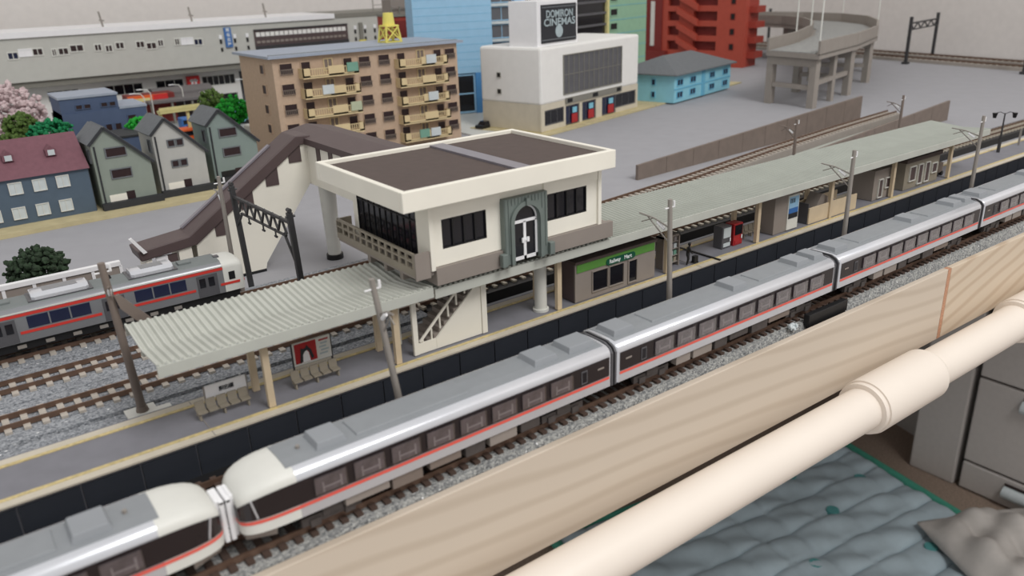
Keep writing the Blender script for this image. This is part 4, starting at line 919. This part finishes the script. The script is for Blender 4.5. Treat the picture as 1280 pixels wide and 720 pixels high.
for a, b, n in ((-3.8,3.6,4),(2.7,4.7,4),(9.0,3.6,3),(15.0,4.6,6)): window(hs, a, 2.8, b, 1.4, 95.1, 'offwhite', 'dark_glass', n, .1)
def hallwin(x0, grp):
    for (a, w_, top, glass) in grp: window(hs, x0+a, 9.5-top-.9, w_, .9, 91.98, 'offwhite' if glass else 'white', 'win_dark' if glass == 1 else ('blue_glass' if glass == 2 else 'white'), 2, .12)
hallwin(-7.3, [(0,1.2,.25,2),(1.2,1.4,0,0),(2.6,1.2,0,1)])
hallwin(-2.7, [(0,.6,.2,1),(.7,1.2,.15,1),(2.0,1.6,-.1,1)])
hallwin(2.0, [(0,.9,0,1),(1.2,.9,.2,1),(2.4,1.1,-.05,1)])
hallwin(6.8, [(0,1.1,0,1),(1.2,1.3,.25,1),(2.6,.8,0,1)])
hallwin(11.5, [(0,.7,0,1),(.8,1.6,0,0),(2.4,1.2,.2,2)])
for a in (17.3,19.2,20.9,37.0,38.6,40.2):
    for z in (8.4,7.4): MB().box(a,a+.28,91.9,92,z,z+.5).obj('slot_window', 'black', hs)
    MB().box(a-.05,a+.35,91.85,92,9.0,9.5).obj('wall_lamp', 'white', hs)
sgb = MB().box(18.0,18.9,91.7,92,7.9,10.4).obj('vertical_sign', 'sign_blue', hs)
for i in range(4): text(sgb, '駅名古屋'[i], .5, 'text_white', (18.45,91.66,10.05-i*.6))
MB().box(37.75,38.3,91.7,92,7.0,9.9).obj('vertical_sign', 'hall_dark', hs); MB().box(37.6,38.6,91.6,91.9,7.0,7.5).obj('yellow_sign', 'yellow', hs)
bo = MB().box(22.0,35.9,91.85,92,7.3,9.9).obj('platform_opening', 'passage_brown', hs)
om = MB().box(0,.56,-.06,0,0,.55).mesh('opening_pane', 'cinema_white')
for i in range(20): put('opening_pane', om, bo, (22.25+i*.67,91.84,8.95))
om = MB().box(0,.5,-.06,0,0,.3).mesh('train_window', 'greige')
for i in range(20): put('train_window', om, bo, (22.25+i*.67,91.84,8.1))
MB().box(22.0,35.9,91.7,91.85,9.75,9.9).box(22,35.9,91.7,91.85,7.3,7.75).obj('opening_frame', 'gantry_black', bo)
for xx in (4.6,18.5): pass
for x_, lab in ((3.8,'left'),(14.6,'middle'),(24.6,'right')):
    t = thing('roof_mast', 'thin grey mast on the station hall roof, %s one of three' % lab, 'mast', (x_,93.5,11.35)); MB().tube((0,0,0),(-.2,0,1.8),.12,6).tube((-.3,0,.8),(.25,0,.7),.1,6).obj('pole', 'mast_grey', t)
t = thing('roof_ladder_mast', 'grey lattice mast on the station hall roof near the red rooftop building', 'mast', (42,95,11.3))
for a in (0,1.6): MB().bar((a,0,0),(a,0,4),.12,.12).obj('post', 'mast_grey', t)
for i in range(4): MB().bar((0,0,.8+i*.9),(1.6,0,.8+i*.9),.08,.08).obj('rung', 'mast_grey', t)
# shop awnings, stair, signs in front of the hall
t = thing('shop_awning', 'grey flat shop awning in front of the station hall', 'awning', (5.2,84,0)); MB().box(0,7.4,0,5,2.6,2.9).obj('roof', 'awning', t); 
for a in (.2,2.6,5.0,7.0): MB().box(a,a+.25,.2,.45,0,2.6).obj('post', 'hall_dark', t)
MB().box(.3,7.1,4.2,4.4,0,2.6).obj('shopfront', 'passage_brown', t)
t = thing('awning_roof', 'dark curved bus-stop roof below the red square sign', 'awning', (7.2,89,0)); MB().prism([(0,3.2),(1.5,3.7),(3.0,3.6),(3.0,3.4),(0,2.9)], 'x', 0, 7.4).obj('roof', 'awning', t)
for a in (.3,6.8): MB().box(a,a+.25,1.3,1.55,0,3.4).obj('post', 'hall_dark', t)
t = thing('square_sign', 'red square sign with white mark on the station hall front', 'sign', (12.9,94.4,2.6)); MB().box(0,1.7,0,.5,0,1.8).obj('panel', 'sign_red', t, bevel=.1); MB().box(.35,1.35,-.1,0,.5,.75).box(.5,.75,-.1,0,.4,1.4).box(.95,1.2,-.1,0,.4,1.4).box(.35,1.35,-.1,0,1.1,1.3).obj('mark', 'white', t)
t = thing('shop_sign', 'orange shop sign board behind the blue workshop', 'sign', (3.4,86,2.2)); MB().box(0,4.6,0,.4,.3,1.3).obj('panel', 'sign_orange', t); MB().box(2.9,4.6,-.05,0,.3,1.3).obj('end_panel', 'sign_red', t); MB().box(.4,2.5,-.08,0,.6,1.0).obj('mark', 'yellow_pale', t); MB().box(0,5.5,.4,3,-2.2,1.3).obj('shop', 'brickred2', t)
t = thing('hall_stairs', 'pale outside stair beside the station hall', 'stairs', (19.9,88,0))
for i in range(8): MB().box(i*.5,4.2,0,2,i*.4,(i+1)*.4).obj('step', 'offwhite', t)
MB().prism([(0,0),(4.2,3.2),(4.2,4.0),(0,.8)], 'y', -.15, 0).obj('balustrade', 'white', t)
# cars, buses between the hall and houses
def bus(x, y, L_, mat, label, rz=0, h=1.5, n=6):
    t = thing('bus', label, 'bus', (x,y,0), rz); MB().box(0,L_,0,1.6,.25,h).obj('body', mat, t, bevel=.12)
    MB().box(.2,L_-.2,-.03,1.63,h*.5,h*.82).obj('windows', 'dark_glass', t)
    for a in (L_*.2,L_*.8):
        MB().tube((a,-.04,.28),(a,.2,.28),.28,14).obj('wheel', 'black', t); MB().tube((a,1.4,.28),(a,1.64,.28),.28,14).obj('wheel', 'black', t)
def carx(x, y, mat, label, rz=0, s=1):
    t = thing('toy_car', label, 'car', (x,y,0), rz)
    MB().loft([[(0,0,.18),(2.7,0,.18),(2.7,1.1,.18),(0,1.1,.18)],[(0,0,.55),(2.7,0,.5),(2.7,1.1,.5),(0,1.1,.55)]]).obj('body', mat, t, bevel=.08)
    MB().loft([[(.4,.06,.5),(2.0,.06,.5),(2.0,1.04,.5),(.4,1.04,.5)],[(.7,.15,.9),(1.6,.15,.9),(1.6,.95,.9),(.7,.95,.9)]]).obj('cabin', 'dark_glass', t)
    for a in (.55,2.1):
        for b in (0,1.0): MB().tube((a,b-.02,.2),(a,b+.12,.2),.2,12).obj('wheel', 'black', t)
bus(12.2,80,6.2,'bus_blue','light blue bus behind the green tree, rear one',.02,2.1)
bus(13.2,77,5.6,'bus_blue','light blue bus behind the green tree, front one',-.05,1.9)
bus(7.0,78,3.6,'sign_blue','small blue and white bus under the shop awning',.0,1.4)
bus(3.2,69.5,4.8,'sign_orange','orange bus under the yellow pedestrian bridge',.05,1.5)
bus(10.8,66,4.2,'offwhite','white bus right of the green tree',.1,1.5)
bus(12.0,61,3.6,'yellow','yellow and white minibus by the apartment block',.1,1.3)
carx(4.0,65.5,'red','red toy car behind the light grey house',.2)
carx(7.0,66,'offwhite','white toy car behind the light grey house',1.2)
carx(2.0,80,'offwhite','white toy car beside the blue workshop',.1)
carx(12.5,70.5,'blossom','pink toy car beside the light blue buses',.2)
carx(2.2,75,'offwhite','white toy car in front of the orange shop sign',-.1)
carx(31.0,51.5,'black','black toy car beside the cinema',.25)
t = thing('pedestrian_bridge', 'pale yellow pedestrian bridge behind the light grey house', 'bridge', (2.8,70,0)); MB().bar((0,0,3.45),(6.2,.6,3.45),.9,.3).obj('deck', 'yellow_pale', t)
MB().bar((0,-.45,3.75),(6.2,.15,3.75),.1,.35).obj('railing', 'yellow_pale', t)
for a in (.15,3.0,6.0): MB().bar((a,a*.1,0),(a,a*.1,3.3),.3,.3).obj('post', 'yellow_pale', t)
for x_, y_, lab in ((9.8,85.9,'white arched street lamp in front of the grey awning'),(5.6,84,'white arched street lamp beside the orange shop sign'),(4.0,80.5,'white arched street lamp left of the yellow bridge'),(17.6,84.5,'white arched street lamp near the outside stair'),(-3,82,'white arched street lamp left behind the blue workshop')):
    t = thing('street_lamp', lab, 'lamp', (x_,y_,0)); MB().path([(0,0,0),(0,0,3.9),(-.3,0,4.35),(-1.1,0,4.45)], .06).obj('pole', 'offwhite', t); MB().box(-1.5,-.9,-.1,.1,4.4,4.5).obj('lamp_head', 'white', t)
pv = MB().box(-28,30,62.2,94.8,.005,.03).obj('street_paving', 'paving'); tag(pv, 'pale grey street sheet between the houses and the station hall', 'street')
# far rooftop red building, between apartment roof and blue tower
t = thing('red_rooftop_building', 'dark red building with grey roof structure behind the apartment block', 'building', (34.6,76,0)); MB().box(0,3.6,0,4,0,11.1).obj('walls', 'brickred', t); MB().box(.3,2.0,-.1,0,8.6,10.6).obj('shutter', 'brickred2', t); MB().box(3.6,4.3,.2,1,9.2,10.2).obj('balcony', 'brickred2', t)
MB().box(-.1,3.9,-.2,4,11.1,11.4).obj('roof', 'hall_dark', t)
for a in (0,1.2,2.4,3.6): MB().bar((a,0,11.4),(a,0,12.4),.12,.12).obj('post', 'hall_dark', t)
MB().box(.3,2.6,.6,3,11.4,13.2).box(-.1,3.9,-.1,.05,12.3,12.45).obj('plant_room', 'greige', t)
# trees
tree('cherry_tree', (-10.2,75,.03), (3.6,2.5,3.1), 'blossom', 'pale pink cherry tree at the far left', n=700, r=(.12,.36), seed=3, trunk=1.2)
tree('round_tree', (-10.9,58.6,.3), (1.3,1.2,1.15), 'leaf_olive', 'olive green round tree, topmost above the red roof', n=260, r=(.1,.26), seed=4, trunk=3.7)
tree('round_tree', (-12.2,57.0,.3), (1.6,1.1,.8), 'leaf_olive', 'olive green bushy tree at the left edge above the red roof', n=240, r=(.1,.26), seed=5, trunk=3.0)
tree('round_tree', (-8.9,57.5,.3), (1.8,1.2,1.0), 'leaf_teal', 'deep green bushy tree beside the blue workshop', n=260, r=(.1,.26), seed=6, trunk=3.3)
tree('round_tree', (-1.7,57.5,.3), (1.35,1.0,.7), 'leaf_green', 'small bright green tree behind the light grey house', n=180, r=(.1,.26), seed=7, trunk=3.2)
tree('round_tree', (8.3,63.0,.03), (1.6,1.3,1.45), 'leaf_green', 'bright green round tree left of the apartment block', n=260, r=(.1,.28), seed=8, trunk=2.3)
tree('round_tree', (7.3,66.0,.03), (1.4,1.1,1.2), 'leaf_olive', 'dark olive tree behind the bright green round tree', n=200, r=(.1,.28), seed=9, trunk=3.2)
tree('round_tree', (-14.9,25.2,0), (1.45,1.2,1.25), 'leaf_dark', 'dark green tree standing behind the parked train', n=520, r=(.09,.2), seed=10, trunk=1.2)
# white framed barrier behind parked train
wf = thing('barrier_wall', 'low grey barrier with white frame behind the parked train', 'barrier', (-22,23.0,0))
MB().box(0,10.5,0,.15,0,2.5).obj('panel', 'greige', wf); MB().box(0,10.6,-.08,.25,2.5,2.72).box(0,10.5,-.05,0,1.75,1.85).obj('rail', 'white', wf)
for i in range(9): MB().box(.1+i*1.3,.25+i*1.3,-.05,0,0,2.5).obj('stile', 'white', wf)

# ================================================================== VIADUCT
va = thing('curved_viaduct', 'grey curved road viaduct on concrete piers, upper right', 'viaduct', (0,0,0))
def arc_pts(cx_, cy_, rx_, ry_, a0, a1, n_): return [Vector((cx_+rx_*cos(a0+(a1-a0)*i/n_), cy_+ry_*sin(a0+(a1-a0)*i/n_), 0)) for i in range(n_+1)]
V2 = lambda *p: [Vector((a,b,0)) for a,b in p]
OUT = V2((64.9,33.6),(77.6,36.6),(90,41.2),(101,47.5),(109.5,54),(115,62),(117,71),(116,81),(111,91),(102,98.5),(90,103),(68,106))
INN = V2((65.6,41.2),(76.0,44.6),(86.5,49.5),(96,55.5),(102.5,61.5),(106,68),(107,75),(105.5,82),(101,88.5),(94,93),(84,95.5),(67,98))
zd = 6.2
va_d = MB().loft([[p+Vector((0,0,zd-.6)),q+Vector((0,0,zd-.6)),q+Vector((0,0,zd)),p+Vector((0,0,zd))] for p, q in zip(OUT, INN)]); va_d.obj('deck', 'via_grey', va)
va_s = MB().loft([[p.lerp(q,.08)+Vector((0,0,zd+.0)),p.lerp(q,.92)+Vector((0,0,zd+.0)),p.lerp(q,.92)+Vector((0,0,zd+.08)),p.lerp(q,.08)+Vector((0,0,zd+.08))] for p, q in zip(OUT, INN)]); va_s.obj('deck_surface', 'ballast_grey', va)
for base, other in ((OUT,INN),(INN,OUT)):
    secs = []
    for p, q in zip(base, other):
        n_ = (q-p).normalized()*.3
        secs.append([p+Vector((0,0,zd-.2)),p+n_+Vector((0,0,zd-.2)),p+n_+Vector((0,0,zd+1.4)),p+Vector((0,0,zd+1.4))])
    MB().loft(secs).obj('parapet', 'via_grey', va)
for k in (0,1,2,3,5,7,9,11):
    p, q = OUT[k].lerp(INN[k],.1), OUT[k].lerp(INN[k],.9)
    if k == 0: p += Vector((.9,.3,0)); q += Vector((.7,.3,0))
    for r_ in (p, q): MB().bar(r_, r_+Vector((0,0,zd-.6)), .85, .85).obj('pier', 'via_grey', va)
    MB().bar(p+Vector((0,0,zd-1.1)), q+Vector((0,0,zd-1.1)), .9, .9).bar(p+Vector((0,0,2.3)), q+Vector((0,0,2.3)), .6, .5).obj('cross_beam', 'via_grey', va)
for (a, b) in ((68.9,35.2),(80.5,39.4)):
    pass
MB().bar((66.5,34.8,2.8),(77.5,37.6,2.8),.5,.5).bar((72,36.2,0),(72,36.2,5.4),.6,.6).obj('side_brace', 'via_grey', va)
for i, (k, side) in enumerate(((0,1),(1,0),(3,1),(2,0),(5,1))):
    p = (OUT if side else INN)[k]; q = (INN if side else OUT)[k]; n_ = (q-p).normalized(); p = p+n_*.15; z = zd+1.4
    t = thing('viaduct_lamp', ['arched lamp post at the near open end of the viaduct','arched lamp post on the inner viaduct wall','arched lamp post at the right bend of the viaduct','arched lamp post on the inner wall near the bend','arched lamp post at the outermost viaduct bend'][i], 'lamp', (p.x,p.y,z))
    MB().path([(0,0,0),(0,0,5.2),n_*.5+Vector((0,0,6.0)),n_*1.4+Vector((0,0,6.2))], .1).obj('pole', 'offwhite', t); MB().bar(n_*1.4+Vector((0,0,6.17)),n_*2.4+Vector((0,0,6.2)),.4,.15).obj('lamp_head', 'offwhite', t)
# sticker on the wall
t = thing('wall_label', 'white label with a barcode stuck on the room wall', 'label', (wx(69)-.25,69,2.4), R(-9.4)+0)
MB().box(0,.12,-1.8,1.2,-1.6,2.7).obj('paper', 'white', t)
for i in range(9): MB().box(-.06,0,-1.4+i*.28,-1.28+i*.28,-.8,1.2).obj('bar', 'text_black' if i % 2 else 'door_grey', t)

# ================================================================== BELOW THE TABLE
def quiltmesh():
    m = MB(); nx, ny = 90, 90; vs = []
    # parallelogram on the floor, corners in plan
    Ac, Bc, Cc, Dc = Vector((108.5,50)), Vector((98.3,1)), Vector((40,8)), Vector((48,62))
    for j in range(ny+1):
        for i in range(nx+1):
            u, v = i/nx, j/ny; p = Ac.lerp(Bc,u).lerp(Dc.lerp(Cc,u),v)
            q = abs(sin(u*pi*9))**.3*abs(sin(v*pi*11))**.3
            wr = .5*sin(u*23+v*9)*sin(v*17-u*5)+.35*sin(u*61+v*33)
            e_ = min(u,1-u,v,1-v)*30; vs.append((p.x,p.y,-70+min(1,e_)*(.6+.9*q+wr*.7)+.25))
    fs = [(j*(nx+1)+i,j*(nx+1)+i+1,(j+1)*(nx+1)+i+1,(j+1)*(nx+1)+i) for j in range(ny) for i in range(nx)]
    return m.add(vs, fs), (Ac,Bc,Cc,Dc)
qm, cs = quiltmesh()
q_ = thing('quilt', 'blue-grey quilted futon cover with green border on the floor', 'quilt', (0,0,0)); qo = qm.obj('cover', 'quilt', q_, smooth=60)
sd = qo.modifiers.new('thick', 'SOLIDIFY'); sd.thickness = .004
for a, b in zip(cs, cs[1:]+cs[:1]): MB().tube((a.x,a.y,-69.1),(b.x,b.y,-69.1),.85,10).obj('border', 'quilt_edge', q_, smooth=60)
for i, (u, v) in enumerate(((.25,.12),(.33,.3),(.48,.5),(.12,.28),(.6,.2))):
    p = cs[0].lerp(cs[1],u).lerp(cs[3].lerp(cs[2],u),v); 
    MB().tube((p.x,p.y,-69.5),(p.x,p.y,-67.75),1.2,10,1.0).obj('printed_patch', 'quilt_print', q_)
bl = thing('blanket', 'rumpled pale grey blanket on the quilt, bottom right corner', 'blanket', (97.0,13.2,-67.2), -.5); m = MB(); nx = 40; vs = []
for j in range(nx+1):
    for i in range(nx+1):
        u, v = i/nx*2-1, j/nx*2-1; h = max(0,(1-abs(u)**4)*(1-abs(v)**4)); vs.append((u*9.5,v*9.5,h*(3.4+.9*sin(u*6+v*3)+.7*sin(v*9-u*4)+.4*sin(u*17))))
m.add(vs, [(j*(nx+1)+i,j*(nx+1)+i+1,(j+1)*(nx+1)+i+1,(j+1)*(nx+1)+i) for j in range(nx) for i in range(nx)]); bo_ = m.obj('cloth', 'blanket', bl, smooth=60); sd = bo_.modifiers.new('thick', 'SOLIDIFY'); sd.thickness = .004
# drawer chests by the wall
c1 = thing('storage_chest', 'plain grey storage chest left of the dark seam, below the pipe', 'chest', (112,28.95,-70)); MB().box(0,9.5,.4,8.2,0,60).obj('carcass', 'plastic_grey', c1, bevel=.3)
c2 = thing('drawer_chest', 'grey drawer chest with scooped handles right of the dark seam', 'chest', (112,28.4,-70)); MB().box(.6,7.5,-26,.1,0,60).obj('carcass', 'seam', c2)
for i in range(4):
    z = 1.2+i*0; z0, z1 = [(0.3,5.4),(5.8,21.4),(21.8,38),(38.4,56)][i]
    d = MB().box(0,7,-25.8,0,z0,z1).obj('drawer_front', 'plastic_grey', c2, bevel=.25)
    MB().tube((-.2,-7.0,z1-2.4),(-.2,-17,z1-2.4),1.1,16).obj('handle', 'laundry_white', d, smooth=50)
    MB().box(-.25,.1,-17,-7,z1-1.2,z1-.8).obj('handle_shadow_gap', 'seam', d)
c3 = thing('cardboard_panel', 'dark grey flat panel leaning behind the chest', 'panel', (121,37.6,-70), -.3); MB().box(0,1.5,0,22,0,55).obj('sheet', 'plastic_shade', c3)
